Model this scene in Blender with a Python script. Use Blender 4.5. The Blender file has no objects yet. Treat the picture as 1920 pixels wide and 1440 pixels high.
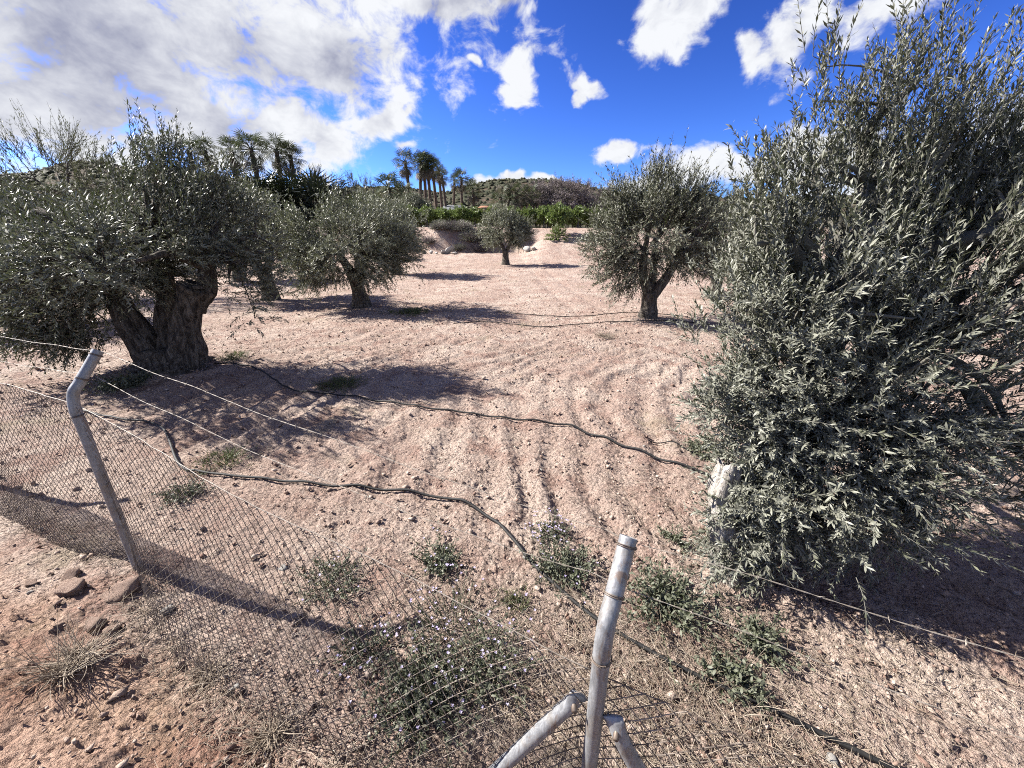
import bpy, math
import numpy as np
from mathutils import Vector

S = bpy.context.scene
C = S.collection

# ------------------------------------------------------------------ camera
F_PX, PITCH, CAM_Z = 735.0, math.radians(20.0), 2.0
cam_d = bpy.data.cameras.new('camera')
cam_d.sensor_fit = 'HORIZONTAL'; cam_d.sensor_width = 36.0
cam_d.lens = F_PX / 1920 * 36; cam_d.clip_start = 0.02; cam_d.clip_end = 3000
cam = bpy.data.objects.new('camera', cam_d); C.objects.link(cam)
cam.location = (0, 0, CAM_Z); cam.rotation_euler = (math.pi / 2 - PITCH, 0, 0)
S.camera = cam

# ------------------------------------------------------------------ sun, sky, exposure
SUN_EL, SUN_XY = math.radians(38), (-0.965, 0.262)
_n = math.hypot(*SUN_XY)
SUN = Vector((SUN_XY[0] / _n * math.cos(SUN_EL), SUN_XY[1] / _n * math.cos(SUN_EL), math.sin(SUN_EL)))
ld = bpy.data.lights.new('sun', 'SUN'); ld.energy = 5.0; ld.angle = math.radians(0.5); ld.color = (1.0, 0.95, 0.88)
lo = bpy.data.objects.new('sun', ld); C.objects.link(lo)
lo.rotation_euler = (-SUN).to_track_quat('-Z', 'Y').to_euler(); lo.location = (-20, 10, 30)
S.view_settings.view_transform = 'Standard'; S.view_settings.look = 'None'
S.view_settings.gamma = 1.0; S.view_settings.use_curve_mapping = False
S.view_settings.exposure = 1.85
S.cycles.max_bounces = 4; S.cycles.diffuse_bounces = 2; S.cycles.glossy_bounces = 1; S.cycles.transmission_bounces = 1; S.cycles.transparent_max_bounces = 2
S.cycles.use_denoising = False; S.cycles.pixel_filter_type = 'BLACKMAN_HARRIS'; S.cycles.filter_width = 1.05

world = bpy.data.worlds.new('World'); S.world = world; world.use_nodes = True
world.cycles.sampling_method = 'NONE'; WT = world.node_tree; WT.nodes.clear()

class NT:
    """small helper for writing node trees"""
    def __init__(s, t): s.t = t
    def n(s, typ, **kw):
        nd = s.t.nodes.new(typ)
        for k, v in kw.items(): setattr(nd, k, v)
        return nd
    def put(s, sock, v):
        if v is None: return
        if isinstance(v, bpy.types.NodeSocket): s.t.links.new(v, sock)
        else: sock.default_value = v
    def m(s, op, a, b=None, c=None, clamp=False):
        nd = s.n('ShaderNodeMath', operation=op); nd.use_clamp = clamp
        for i, v in enumerate((a, b, c)): s.put(nd.inputs[i], v)
        return nd.outputs[0]
    def vm(s, op, a, b=None, scale=None):
        nd = s.n('ShaderNodeVectorMath', operation=op)
        s.put(nd.inputs[0], a); s.put(nd.inputs[1], b)
        if scale is not None: s.put(nd.inputs['Scale'], scale)
        return nd
    def noise(s, vec, scale, detail=4, rough=0.55, dist=0.0, out=0):
        nd = s.n('ShaderNodeTexNoise')
        s.put(nd.inputs['Vector'], vec); s.put(nd.inputs['Scale'], scale); s.put(nd.inputs['Detail'], detail)
        s.put(nd.inputs['Roughness'], rough); s.put(nd.inputs['Distortion'], dist)
        return nd.outputs[out]
    def ss(s, v, lo, hi, a=0.0, b=1.0):
        nd = s.n('ShaderNodeMapRange', interpolation_type='SMOOTHSTEP')
        for k, q in zip(('Value', 'From Min', 'From Max', 'To Min', 'To Max'), (v, lo, hi, a, b)): s.put(nd.inputs[k], q)
        return nd.outputs[0]
    def mix(s, f, a, b, mode='MIX'):
        nd = s.n('ShaderNodeMix', data_type='RGBA', blend_type=mode)
        s.put(nd.inputs[0], f)
        s.put(nd.inputs[6], a if isinstance(a, bpy.types.NodeSocket) else (*a, 1))
        s.put(nd.inputs[7], b if isinstance(b, bpy.types.NodeSocket) else (*b, 1))
        return nd.outputs[2]
    def map(s, vec, loc=(0, 0, 0), rot=(0, 0, 0), sc=(1, 1, 1), typ='POINT'):
        nd = s.n('ShaderNodeMapping', vector_type=typ)
        s.put(nd.inputs['Vector'], vec); nd.inputs['Location'].default_value = loc
        nd.inputs['Rotation'].default_value = rot; nd.inputs['Scale'].default_value = sc
        return nd.outputs[0]

def build_world():
    w = NT(WT)
    sky = w.n('ShaderNodeTexSky', sky_type='NISHITA')
    sky.sun_disc = False; sky.sun_elevation = SUN_EL; sky.sun_rotation = math.atan2(SUN.x, SUN.y)
    sky.altitude = 400; sky.air_density = 1.0; sky.dust_density = 0.25; sky.ozone_density = 3.0
    # deeper, clearer air than the model's: a little contrast and a blue tint over the whole sky
    gm = w.n('ShaderNodeGamma'); gm.inputs[1].default_value = 1.755
    w.put(gm.inputs[0], w.vm('SCALE', sky.outputs[0], scale=.125).outputs[0])
    tint = w.vm('MULTIPLY', gm.outputs[0], (6.9, 8.1, 13.0)).outputs[0]
    bg_sky = w.n('ShaderNodeBackground'); w.put(bg_sky.inputs[0], tint); bg_sky.inputs[1].default_value = 0.05
    tc = w.n('ShaderNodeTexCoord').outputs['Generated']
    sp = w.n('ShaderNodeSeparateXYZ'); w.put(sp.inputs[0], tc); X, Y, Z = sp.outputs
    az = w.m('ARCTAN2', X, Y); el = w.m('ARCSINE', Z)
    cb = w.n('ShaderNodeCombineXYZ'); w.put(cb.inputs[0], az); w.put(cb.inputs[1], el); ae = cb.outputs[0]
    # cloud cover: banks (azimuth, elevation, half width, half height, tilt), in radians of sky
    banks = [(-.608, .309, .52, .20, 11), (-.375, .325, .27, .14, 4), (-.800, .190, .40, .14, 9), (-.560, .200, .32, .10, 2),
             (-.395, .192, .105, .046, -22), (-.13, .43, .17, .060, 6), (-.01, .425, .045, .035, 0), (-.75, .34, .30, .10, 14), (-1.05, .25, .30, .16, 0),
             (-.28, .24, .10, .05, 40), (-.45, .45, .40, .12, 0),
             (.018, .318, .042, .050, 20), (.0, .292, .040, .024, 12), (.160, .298, .046, .020, -18), (.148, .280, .026, .020, 30),
             (.355, .392, .105, .055, 24), (.285, .380, .045, .070, 0), (.525, .335, .088, .060, 22), (.46, .318, .03, .035, 30), (.635, .340, .072, .038, 10),
             (.225, .183, .050, .027, 14), (.250, .192, .022, .022, 0), (.399, .138, .125, .040, 2), (.045, .122, .20, .012, 1),
             (.317, .120, .10, .022, 0), (.828, .173, .045, .044, -10), (-.243, .253, .042, .015, 14), (-.250, .184, .036, .014, 8),
             (-.083, .336, .019, .012, 10), (.498, .135, .14, .030, 0), (.60, .15, .12, .05, 0), (.80, .10, .25, .035, 0)]
    # texture coordinates on a flat cloud deck
    zz = w.m('ADD', w.m('MAXIMUM', Z, 0.0), 0.42)
    pd = w.vm('DIVIDE', tc, None).outputs[0]
    dv = pd.node; cz = w.n('ShaderNodeCombineXYZ')
    for i in range(3): w.put(cz.inputs[i], zz)
    w.put(dv.inputs[1], cz.outputs[0])
    def field(off):
        v = w.vm('ADD', w.map(tc, sc=(1, 1, 1.35)), off).outputs[0]
        big = w.noise(v, 4.5, 2, .5, .3); fine = w.noise(v, 15.0, 7, .60, .3)
        return big, fine
    cover = bulk = None
    wob = w.noise(tc, 9.0, 3, .6, out=1)
    wv = w.vm('SCALE', w.vm('SUBTRACT', wob, (.5, .5, .5)).outputs[0], scale=.10).outputs[0]
    aew = w.vm('ADD', ae, wv).outputs[0]
    for (a, e, ra, re, tl) in banks:
        mp = w.map(aew, (a, e, 0), (0, 0, math.radians(tl)), (ra, re, 100), 'TEXTURE')
        ln = w.vm('LENGTH', mp).outputs['Value']
        k = w.m('SUBTRACT', 1.0, ln)
        cover = k if cover is None else w.m('MAXIMUM', cover, k)
        if a == -.45: bulk = cover
    # the rest of the sky, outside those banks' half of it, has scattered clouds of the same kind
    away = w.m('MAXIMUM', w.ss(w.m('ABSOLUTE', az), 1.05, 1.35), w.ss(el, .52, .70))
    scat = w.m('MULTIPLY', w.m('SUBTRACT', w.noise(pd, 1.5, 2, .5), .47), 3.0)
    cover = w.m('ADD', w.m('MULTIPLY', cover, w.m('SUBTRACT', 1.0, away)), w.m('MULTIPLY', scat, away))
    bulk = w.m('MAXIMUM', bulk, w.m('MULTIPLY', scat, away))
    cover = w.m('MAXIMUM', cover, -1.5)
    big, fine = field((0, 0, 0))
    rag = w.m('ADD', w.m('MULTIPLY', w.m('SUBTRACT', fine, .5), 2.9), w.m('MULTIPLY', w.m('SUBTRACT', big, .5), .7))
    alpha = w.ss(w.m('ADD', cover, rag), -.10, .62)
    # thick parts are grey underneath, thin parts and edges white; the sunward side of each billow is brighter
    soft = w.noise(w.vm('ADD', w.map(tc, sc=(1, 1, 1.6)), (SUN.x * .04, SUN.y * .04, SUN.z * .04)).outputs[0], 5.0, 5, .55, .3)
    core = w.ss(w.m('ADD', bulk, w.m('MULTIPLY', w.m('SUBTRACT', soft, .53), 2.8)), -.05, 1.7)
    core = w.m('MULTIPLY', core, w.ss(el, .12, .24, .35, 1.0))
    shade = w.m('ADD', core, w.m('MULTIPLY', w.m('SUBTRACT', .56, fine), 1.5), clamp=True)
    col = w.mix(shade, (.92, .94, .98), (.33, .35, .48))
    bg_c = w.n('ShaderNodeBackground'); w.put(bg_c.inputs[0], col); bg_c.inputs[1].default_value = 0.282
    mx = w.n('ShaderNodeMixShader'); w.put(mx.inputs[0], alpha); w.put(mx.inputs[1], bg_sky.outputs[0]); w.put(mx.inputs[2], bg_c.outputs[0])
    out = w.n('ShaderNodeOutputWorld'); w.put(out.inputs[0], mx.outputs[0])
build_world()

# ------------------------------------------------------------------ placing helper: a point of the place at height z or distance y
_c, _s = math.cos(PITCH), math.sin(PITCH)
def at(u, v, z=None, y=None):
    d = np.array([u - 960, _c * F_PX - _s * (v - 720), -_s * F_PX - _c * (v - 720)])
    k = (z - CAM_Z) / d[2] if z is not None else y / d[1]
    p = d * k; p[2] += CAM_Z
    return p

# ------------------------------------------------------------------ noise
_perm = np.random.default_rng(5).permutation(1024)
_perm = np.concatenate([_perm, _perm])
_grad = np.array([(math.cos(a), math.sin(a)) for a in np.linspace(0, 2 * math.pi, 64, endpoint=False)])
def _h(i, j): return _perm[_perm[i & 1023] + (j & 1023)]
def pn(x, y, seed=0):
    x = np.asarray(x, float) + seed * 37.3; y = np.asarray(y, float) - seed * 51.7
    i = np.floor(x).astype(int); j = np.floor(y).astype(int); fx = x - i; fy = y - j
    def g(a, b):
        gr = _grad[_h(i + a, j + b) & 63]
        return gr[..., 0] * (fx - a) + gr[..., 1] * (fy - b)
    ux = fx * fx * fx * (fx * (fx * 6 - 15) + 10); uy = fy * fy * fy * (fy * (fy * 6 - 15) + 10)
    a0 = g(0, 0) * (1 - ux) + g(1, 0) * ux; a1 = g(0, 1) * (1 - ux) + g(1, 1) * ux
    return (a0 * (1 - uy) + a1 * uy) * 1.4
def fbm(x, y, oct=4, seed=0):
    r = 0; a = 1.0; t = 0
    for o in range(oct):
        r = r + a * pn(x * 2 ** o, y * 2 ** o, seed + o); t += a; a *= .5
    return r / t
def clods(x, y, cell, seed, rmin=.12, rmax=.5):
    """height of half buried lumps, one per cell"""
    x = x / cell + seed * 13.1; y = y / cell + seed * 7.7
    i = np.floor(x).astype(int); j = np.floor(y).astype(int); out = np.zeros_like(x)
    for a in (-1, 0, 1):
        for b in (-1, 0, 1):
            h = _h(i + a, j + b); h2 = _h(i + a + 91, j + b + 17); h3 = _h(i + a + 33, j + b + 57)
            px = i + a + h / 1024; py = j + b + h2 / 1024
            rr = rmin + (rmax - rmin) * (h3 / 1024) ** 2
            ca = np.cos(h * .77); sa = np.sin(h * .77); dx = x - px; dy = y - py
            ex = (dx * ca + dy * sa); ey = (dy * ca - dx * sa) * (1.2 + .5 * h2 / 1024)
            q = rr * rr - ex * ex - ey * ey
            out = np.maximum(out, np.sqrt(np.maximum(q, 0)) * (.6 + .5 * h2 / 1024))
    return out * cell
def sst(x, a, b):
    t = np.clip((x - a) / (b - a), 0, 1); return t * t * (3 - 2 * t)

# ------------------------------------------------------------------ the lie of the land
FENCE_A, FENCE_B = .943, -.417                      # fence line: y = A + B x
def fence_d(x, y): return (FENCE_A + FENCE_B * x - y) / 1.083    # positive on the camera's side
TREE_L, TREE_M, TREE_R, TREE_S = (-5.42, 6.0), (-4.72, 12.33), (3.68, 10.56), (-.43, 27.5)
def land(x, y):
    """height of the land without its clods"""
    x = np.asarray(x, float); y = np.asarray(y, float)
    yc = np.clip(y, 0, 35)
    z = .0017 * np.maximum(yc - 10, 0) ** 2
    edge = 35.2 + .8 * pn(x * .2, y * 0 + 3.3) + .5 * pn(x * .7, y * 0)
    steep = z + (3.2 - z) * sst(y, edge, edge + 2.6)
    gentle = .0017 * np.maximum(np.clip(y, 0, 28) - 10, 0) ** 2 + (3.2 - .55) * sst(y, 27.5, 40.5)
    s = sst(x, .2, 3.0) * (1 - sst(x, 16, 22))
    z = steep * (1 - s) + gentle * s
    z = z + sst(y, 110, 170) * 3
    z = z + .06 * fbm(x * .35, y * .35, 2, 9) * sst(y, 2, 6)
    for (tx, ty), r, hgt in ((TREE_L, 1.3, .10), (TREE_M, 1.4, .08), (TREE_R, 1.2, .06), ((1.6, 2.15), .7, .05)):
        d2 = ((x - tx) ** 2 + (y - ty) ** 2) / (r * r)
        z = z + hgt * np.exp(-d2)
    fd = fence_d(x, y)
    z = z + .20 * sst(fd, .15, 1.1) + .05 * sst(fd, 0, .35) * fbm(x * 2.2, y * 2.2, 3, 4) + .10 * np.exp(-((x + 2.5) ** 2 + (y - 1.72) ** 2) / .25)
    # furrows left by the plough: arcs about a turning point
    cx, cy = 4.6, 3.6
    wx = x + .5 * fbm(x * .5, y * .5, 2, 2) + .10 * fbm(x * 2.1, y * 2.1, 2, 14); wy = y + .5 * fbm(x * .5, y * .5, 2, 3) + .10 * fbm(x * 2.1, y * 2.1, 2, 15)
    rr = np.hypot(wx - cx, wy - cy)
    fur = np.sin(rr * 2 * math.pi / .37)
    amp = .024 * sst(-fd, .5, 1.6) * (1 - .6 * sst(y, 7, 13)) * (1 - sst(y, 22, 30)) * (.55 + .6 * sst(fbm(x * .8, y * .8, 3, 7), -.3, .4))
    z = z + amp * fur
    # wheel ruts of the track towards the terrace
    for off in (0, .9):
        dl = (x - (1.9 + off + (y - 12) * -.06)) 
        z = z - .025 * np.exp(-(dl / .14) ** 2) * sst(y, 9.5, 12) * (1 - sst(y, 34, 38))
    return z
def land1(x, y): return float(land(np.array([x]), np.array([y]))[0])

# ------------------------------------------------------------------ mesh helpers
class MB:
    def __init__(s): s.V = []; s.T = []; s.Q = []; s.A = []; s.n = 0
    def add(s, V, tris=None, quads=None, var=None):
        V = np.asarray(V, float).reshape(-1, 3)
        if tris is not None and len(tris): s.T.append(np.asarray(tris).reshape(-1, 3) + s.n)
        if quads is not None and len(quads): s.Q.append(np.asarray(quads).reshape(-1, 4) + s.n)
        s.A.append(np.full(len(V), .5) if var is None else np.broadcast_to(np.asarray(var, float).reshape(-1), (len(V),)))
        s.V.append(V); s.n += len(V)
        return s
    def mesh(s, name, mat, smooth=False):
        V = np.concatenate(s.V); T = np.concatenate(s.T) if s.T else np.zeros((0, 3), int)
        Q = np.concatenate(s.Q) if s.Q else np.zeros((0, 4), int)
        me = bpy.data.meshes.new(name)
        me.vertices.add(len(V)); me.vertices.foreach_set('co', V.astype(np.float32).ravel())
        lo_ = np.concatenate([T.ravel(), Q.ravel()]).astype(np.int32)
        st = np.concatenate([np.arange(len(T)) * 3, len(T) * 3 + np.arange(len(Q)) * 4]).astype(np.int32)
        me.loops.add(len(lo_)); me.loops.foreach_set('vertex_index', lo_)
        me.polygons.add(len(st)); me.polygons.foreach_set('loop_start', st)
        if smooth: me.polygons.foreach_set('use_smooth', np.ones(len(st), bool))
        a = me.attributes.new('var', 'FLOAT', 'POINT'); a.data.foreach_set('value', np.concatenate(s.A).astype(np.float32))
        me.update(calc_edges=True); me.validate()
        me.materials.append(mat)
        return me
    def obj(s, name, mat, parent=None, smooth=False):
        return link(name, s.mesh(name, mat, smooth), parent)
def link(name, data, parent=None, loc=None):
    o = bpy.data.objects.new(name, data); C.objects.link(o)
    if parent is not None: o.parent = parent
    if loc is not None: o.location = loc
    return o
def tag(o, label=None, cat=None, group=None, kind=None):
    if label: o['label'] = label
    if cat: o['category'] = cat
    if group: o['group'] = group
    if kind: o['kind'] = kind
    return o
def thing(name, label, cat, loc=(0, 0, 0), rz=0, sc=1, group=None):
    o = link(name, None); o.location = loc; o.rotation_euler = (0, 0, rz); o.scale = (sc, sc, sc)
    o.empty_display_size = .2
    return tag(o, label, cat, group)
def nrm(v): return v / np.maximum(np.linalg.norm(v, axis=-1, keepdims=True), 1e-9)
def tubes(P, R, sides=5, flute=0, seed=0, cap=False):
    """P (N,K,3) paths, R (N,K) radii -> verts, quads"""
    P = np.asarray(P, float); R = np.asarray(R, float)
    if P.ndim == 2: P = P[None]; R = R[None]
    N, K, _ = P.shape
    t = nrm(np.gradient(P, axis=1))
    mt = nrm(P[:, -1] - P[:, 0] + 1e-6)
    ref = np.where(np.abs(mt[:, 2:3]) > .75, np.array([[1., .13, 0]]), np.array([[.05, .02, 1.]]))
    u = nrm(np.cross(t, ref[:, None, :])); w = np.cross(t, u)
    a = np.linspace(0, 2 * math.pi, sides, endpoint=False)
    rad = np.broadcast_to(R[:, :, None], (N, K, sides)).copy()
    if flute:
        kk = np.arange(K)[None, :, None]; aa = a[None, None, :]
        nn = np.arange(N)[:, None, None]
        f = pn(np.cos(aa) * 1.8 + nn * 9.1 + 0 * kk, np.sin(aa) * 1.8 + kk * .12, seed) + .6 * pn(np.cos(aa) * 3.4 + nn * 5.1, np.sin(aa) * 3.4 + kk * .33, seed + 3)
        rad *= 1 + flute * f
    V = P[:, :, None, :] + rad[..., None] * (np.cos(a)[None, None, :, None] * u[:, :, None, :] + np.sin(a)[None, None, :, None] * w[:, :, None, :])
    base = (np.arange(N) * K * sides)[:, None, None]
    k = (np.arange(K - 1) * sides)[None, :, None]; j = np.arange(sides)[None, None, :]; j2 = (j + 1) % sides
    Q = np.stack(np.broadcast_arrays(base + k + j, base + k + j2, base + k + sides + j2, base + k + sides + j), -1).reshape(-1, 4)
    return V.reshape(-1, 3), Q
def add_tube(mb, P, R, sides=8, flute=0, seed=0, cap=True, var=None):
    P = np.asarray(P, float); R = np.broadcast_to(np.asarray(R, float), (len(P),))
    V, Q = tubes(P, R, sides, flute, seed)
    T = []
    if cap:
        for e, idx in ((0, 0), (len(P) - 1, (len(P) - 1) * sides)):
            V = np.vstack([V, P[e]]); ci = len(V) - 1
            for j in range(sides):
                a, b = idx + j, idx + (j + 1) % sides
                T.append((ci, b, a) if e == 0 else (ci, a, b))
    mb.add(V, T, Q, var)
def smooth_path(pts, n):
    """Catmull-Rom through pts, n samples"""
    p = np.asarray(pts, float); p = np.vstack([2 * p[0] - p[1], p, 2 * p[-1] - p[-2]])
    m = len(p) - 3; out = []
    for q in np.linspace(0, m - 1e-6, n):
        i = int(q); t = q - i; a, b, c, d = p[i:i + 4]
        out.append(.5 * (2 * b + (c - a) * t + (2 * a - 5 * b + 4 * c - d) * t * t + (3 * b - a - 3 * c + d) * t ** 3))
    return np.array(out)
def leaves(mb, P, D, Nn, L, W, var, fold=True, curl=.08):
    """leaf blades at P, along D, facing Nn"""
    n = len(P)
    D = nrm(D); Sd = nrm(np.cross(D, Nn)); Nn = np.cross(Sd, D)
    L = np.broadcast_to(L, (n,))[:, None]; W = np.broadcast_to(W, (n,))[:, None]
    if fold:
        bow = Nn * L * .035
        V = np.stack([P, P + D * L * .28 + Sd * W * .42 + bow, P + D * L * .28 - Sd * W * .42 + bow,
                      P + D * L * .70 + Sd * W * .44 + bow, P + D * L * .70 - Sd * W * .44 + bow, P + D * L - Nn * L * curl], 1)
        i0 = np.arange(n)[:, None, None] * 6
        mb.add(V, (i0 + np.array([(0, 2, 1), (3, 4, 5)])[None]).reshape(-1, 3), (np.arange(n)[:, None] * 6 + np.array([[1, 2, 4, 3]])).reshape(-1, 4), np.repeat(var, 6))
    else:
        V = np.stack([P, P + D * L * .5 + Sd * W * .5, P + D * L, P + D * L * .5 - Sd * W * .5], 1)
        mb.add(V, None, np.arange(n)[:, None] * 4 + np.array([[0, 3, 2, 1]]), np.repeat(var, 4))

# ------------------------------------------------------------------ materials
def material(name):
    m = bpy.data.materials.new(name); m.use_nodes = True
    t = m.node_tree; t.nodes.clear(); w = NT(t)
    out = w.n('ShaderNodeOutputMaterial')
    return m, w, out
TONE = .455                                          # overall level of the colours below
def principled(w, out, col, rough=.8, spec=.3, metal=0.0, bump=None, bd=.01, bs=1.0):
    p = w.n('ShaderNodeBsdfPrincipled')
    w.put(p.inputs['Base Color'], w.mix(1.0, col, (TONE, TONE, TONE), 'MULTIPLY'))
    w.put(p.inputs['Roughness'], rough); w.put(p.inputs['Specular IOR Level'], spec); w.put(p.inputs['Metallic'], metal)
    if bump is not None:
        b = w.n('ShaderNodeBump'); b.inputs['Strength'].default_value = bs; b.inputs['Distance'].default_value = bd
        w.put(b.inputs['Height'], bump); w.put(p.inputs['Normal'], b.outputs[0])
    w.put(out.inputs[0], p.outputs[0])
    return p
def leaf_mat(name, top_a, top_b, under=None, rough=.42, spec=.45, trans=.22):
    m, w, out = material(name)
    var = w.n('ShaderNodeAttribute'); var.attribute_name = 'var'
    rnd = w.n('ShaderNodeObjectInfo').outputs['Random']
    col = w.mix(var.outputs['Fac'], top_a, top_b)
    col = w.mix(w.m('MULTIPLY', rnd, .25), col, tuple(x * .75 for x in top_b))
    if under:
        bf = w.n('ShaderNodeNewGeometry').outputs['Backfacing']
        col = w.mix(bf, col, under)
    p = principled(w, out, col, rough, spec)
    tr = w.n('ShaderNodeBsdfTranslucent'); w.put(tr.inputs[0], w.mix(1.0, w.mix(.5, col, (.16, .22, .05)), (TONE, TONE, TONE), 'MULTIPLY'))
    mx = w.n('ShaderNodeMixShader'); mx.inputs[0].default_value = trans
    w.put(mx.inputs[1], p.outputs[0]); w.put(mx.inputs[2], tr.outputs[0]); w.put(out.inputs[0], mx.outputs[0])
    return m
def ground_mat():
    m, w, out = material('tilled_earth')
    tc = w.n('ShaderNodeTexCoord').outputs['Object']
    A = w.mix(w.ss(w.noise(tc, .55, 5, .65, .4), .40, .60), (.74, .545, .445), (.93, .745, .62))
    A = w.mix(w.ss(w.noise(tc, 1.9, 5, .65), .48, .64), A, (.62, .415, .335))
    A = w.mix(w.ss(w.noise(tc, 9, 6, .7), .50, .72, 0, .75), A, (.90, .75, .63))
    A = w.mix(w.ss(w.noise(tc, 60, 4, .7), .50, .62, 0, .85), A, (.22, .145, .12))  # dark speckle paints the tiny shadows between clods into the soil
    A = w.mix(w.ss(w.noise(tc, 130, 3, .6), .56, .70, 0, .6), A, (.90, .76, .65))
    # thin dry weeds tint the verge and parts of the field straw and olive
    vg = w.ss(w.noise(tc, .8, 5, .7, .5), .56, .68, 0, .42)
    A = w.mix(vg, A, (.46, .40, .26))
    A = w.mix(w.ss(w.noise(w.map(tc, sc=(1, 1.8, 1)), 5.5, 5, .75, .6), .54, .68, 0, .55), A, (.36, .26, .215))  # dark clumps and their small shadows, streaked into the soil colour
    # the verge outside the fence is redder subsoil
    sx = w.n('ShaderNodeSeparateXYZ'); w.put(sx.inputs[0], tc)
    fd = w.m('SUBTRACT', w.m('SUBTRACT', FENCE_A, w.m('MULTIPLY', sx.outputs[0], -FENCE_B)), sx.outputs[1])
    A = w.mix(w.ss(w.m('ADD', fd, w.m('MULTIPLY', w.noise(tc, 2.5, 4, .6), .6)), .45, .85, 0, .75), A, w.mix(1.0, A, (.88, .70, .60), 'MULTIPLY'))
    v1 = w.n('ShaderNodeTexVoronoi'); v1.inputs['Scale'].default_value = 28; w.put(v1.inputs['Vector'], w.map(tc, rot=(0, 0, .4), sc=(1, 1.3, 1)))
    v2 = w.n('ShaderNodeTexVoronoi'); v2.inputs['Scale'].default_value = 9; w.put(v2.inputs['Vector'], w.map(tc, rot=(0, 0, 1.1), sc=(1, 1.25, 1)))
    hgt = w.m('ADD', w.m('MULTIPLY', w.m('SUBTRACT', 1.0, v1.outputs[0]), .45), w.m('MULTIPLY', w.noise(tc, 24, 5, .75), 1.5))
    hgt = w.m('ADD', hgt, w.m('MULTIPLY', w.m('SUBTRACT', 1.0, v2.outputs[0]), .9))
    principled(w, out, A, .95, .12, bump=hgt, bd=.05, bs=1.0)
    return m
def bark_mat(name, a, b, sc=1.0):
    m, w, out = material(name)
    tc = w.n('ShaderNodeTexCoord').outputs['Object']
    st = w.map(tc, sc=(20 * sc, 20 * sc, 3.6 * sc))
    n1 = w.noise(st, 1.0, 7, .65, .8); n2 = w.noise(tc, 9 * sc, 5, .6)
    col = w.mix(w.ss(n1, .35, .65), a, b)
    col = w.mix(w.ss(n2, .55, .72, 0, .6), col, tuple(x * .45 for x in a))
    principled(w, out, col, .92, .12, bump=w.m('ADD', n1, w.m('MULTIPLY', n2, .5)), bd=.06 / sc, bs=1.0)
    return m
def flat_mat(name, a, b, scale=8, rough=.85, spec=.2, metal=0.0, bd=.004, detail=6):
    m, w, out = material(name)
    tc = w.n('ShaderNodeTexCoord').outputs['Object']
    n1 = w.noise(tc, scale, detail, .65, .3)
    principled(w, out, w.mix(w.ss(n1, .35, .65), a, b), rough, spec, metal, bump=n1, bd=bd)
    return m
def var_mat(name, a, b, rough=.9, spec=.15, bump=None):
    m, w, out = material(name)
    v = w.n('ShaderNodeAttribute'); v.attribute_name = 'var'
    tc = w.n('ShaderNodeTexCoord').outputs['Object']
    n1 = w.noise(tc, bump or 40, 5, .7)
    principled(w, out, w.mix(v.outputs['Fac'], a, b), rough, spec, bump=n1 if bump else None, bd=.01)
    return m

M = {}
M['ground'] = ground_mat()
M['olive_leaf'] = leaf_mat('olive_leaf', (.06, .075, .04), (.25, .26, .16), (.36, .365, .27), .50, .25, .14)
M['olive_leaf_pale'] = leaf_mat('olive_leaf_pale', (.165, .18, .105), (.42, .43, .28), (.44, .45, .33), .50, .25, .18)
M['olive_leaf_near'] = leaf_mat('near_olive_leaf', (.11, .12, .078), (.34, .348, .25), (.38, .385, .305), .48, .28, .14)  # same olive leaf made brighter, front light put into its colour
M['citrus'] = leaf_mat('orchard_leaf', (.17, .26, .05), (.38, .48, .13), None, .45, .4, .3)
M['weed'] = leaf_mat('weed_leaf', (.075, .100, .045), (.20, .215, .125), (.22, .235, .16), .55, .25, .15)
M['grassy'] = leaf_mat('grass_blade', (.09, .13, .035), (.24, .25, .10), None, .6, .3, .25)
M['straw'] = var_mat('dry_straw', (.30, .22, .15), (.68, .58, .46), .8, .2)
M['lilac'] = var_mat('lilac_petal', (.50, .40, .72), (.80, .74, .90), .6, .2)
M['bark'] = bark_mat('olive_bark', (.20, .165, .13), (.36, .32, .27))
M['bark_dark'] = bark_mat('dark_olive_bark', (.065, .054, .046), (.32, .28, .235))  # olive bark darkened, the backlit trunks' shade put into its colour
M['twig'] = var_mat('olive_twig', (.20, .19, .155), (.42, .40, .34), .75, .25)
M['sawn'] = bark_mat('weathered_wood', (.44, .39, .33), (.82, .77, .70), 1.6)
M['palm_trunk'] = bark_mat('palm_trunk', (.14, .105, .08), (.25, .20, .16), .35)
M['palm'] = leaf_mat('palm_frond', (.045, .070, .028), (.13, .16, .07), None, .5, .25, .15)
M['palm_dark'] = leaf_mat('dark_palm_frond', (.018, .030, .016), (.045, .062, .030), None, .5, .4, .05)  # palm frond darkened, deep shade painted into its colour
M['palm_dry'] = leaf_mat('dry_palm_frond', (.16, .13, .09), (.30, .26, .19), None, .7, .2, .1)
M['mauve'] = leaf_mat('mauve_blossom', (.34, .27, .28), (.66, .56, .58), None, .8, .2, .2)
M['bare'] = leaf_mat('sparse_leaf', (.16, .17, .09), (.30, .30, .18), None, .7, .2, .2)
M['brush'] = var_mat('dry_brush', (.24, .205, .195), (.56, .50, .49), .9, .1)
M['rock'] = flat_mat('earthy_rock', (.50, .34, .27), (.72, .55, .44), 14, .95, .1, bd=.02)
M['white_stone'] = flat_mat('white_stone', (.62, .58, .52), (.80, .77, .72), 20, .9, .15, bd=.01)
M['pebble'] = var_mat('field_clod', (.36, .23, .18), (.86, .70, .58), .95, .1, bump=60)
M['galv'] = None
M['hose'] = flat_mat('black_polythene', (.010, .010, .011), (.035, .033, .030), 30, .7, .3, bd=.001)
M['wire'] = flat_mat('weathered_wire', (.16, .105, .075), (.34, .27, .21), 20, .55, .5, .35, bd=.0005)
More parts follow.
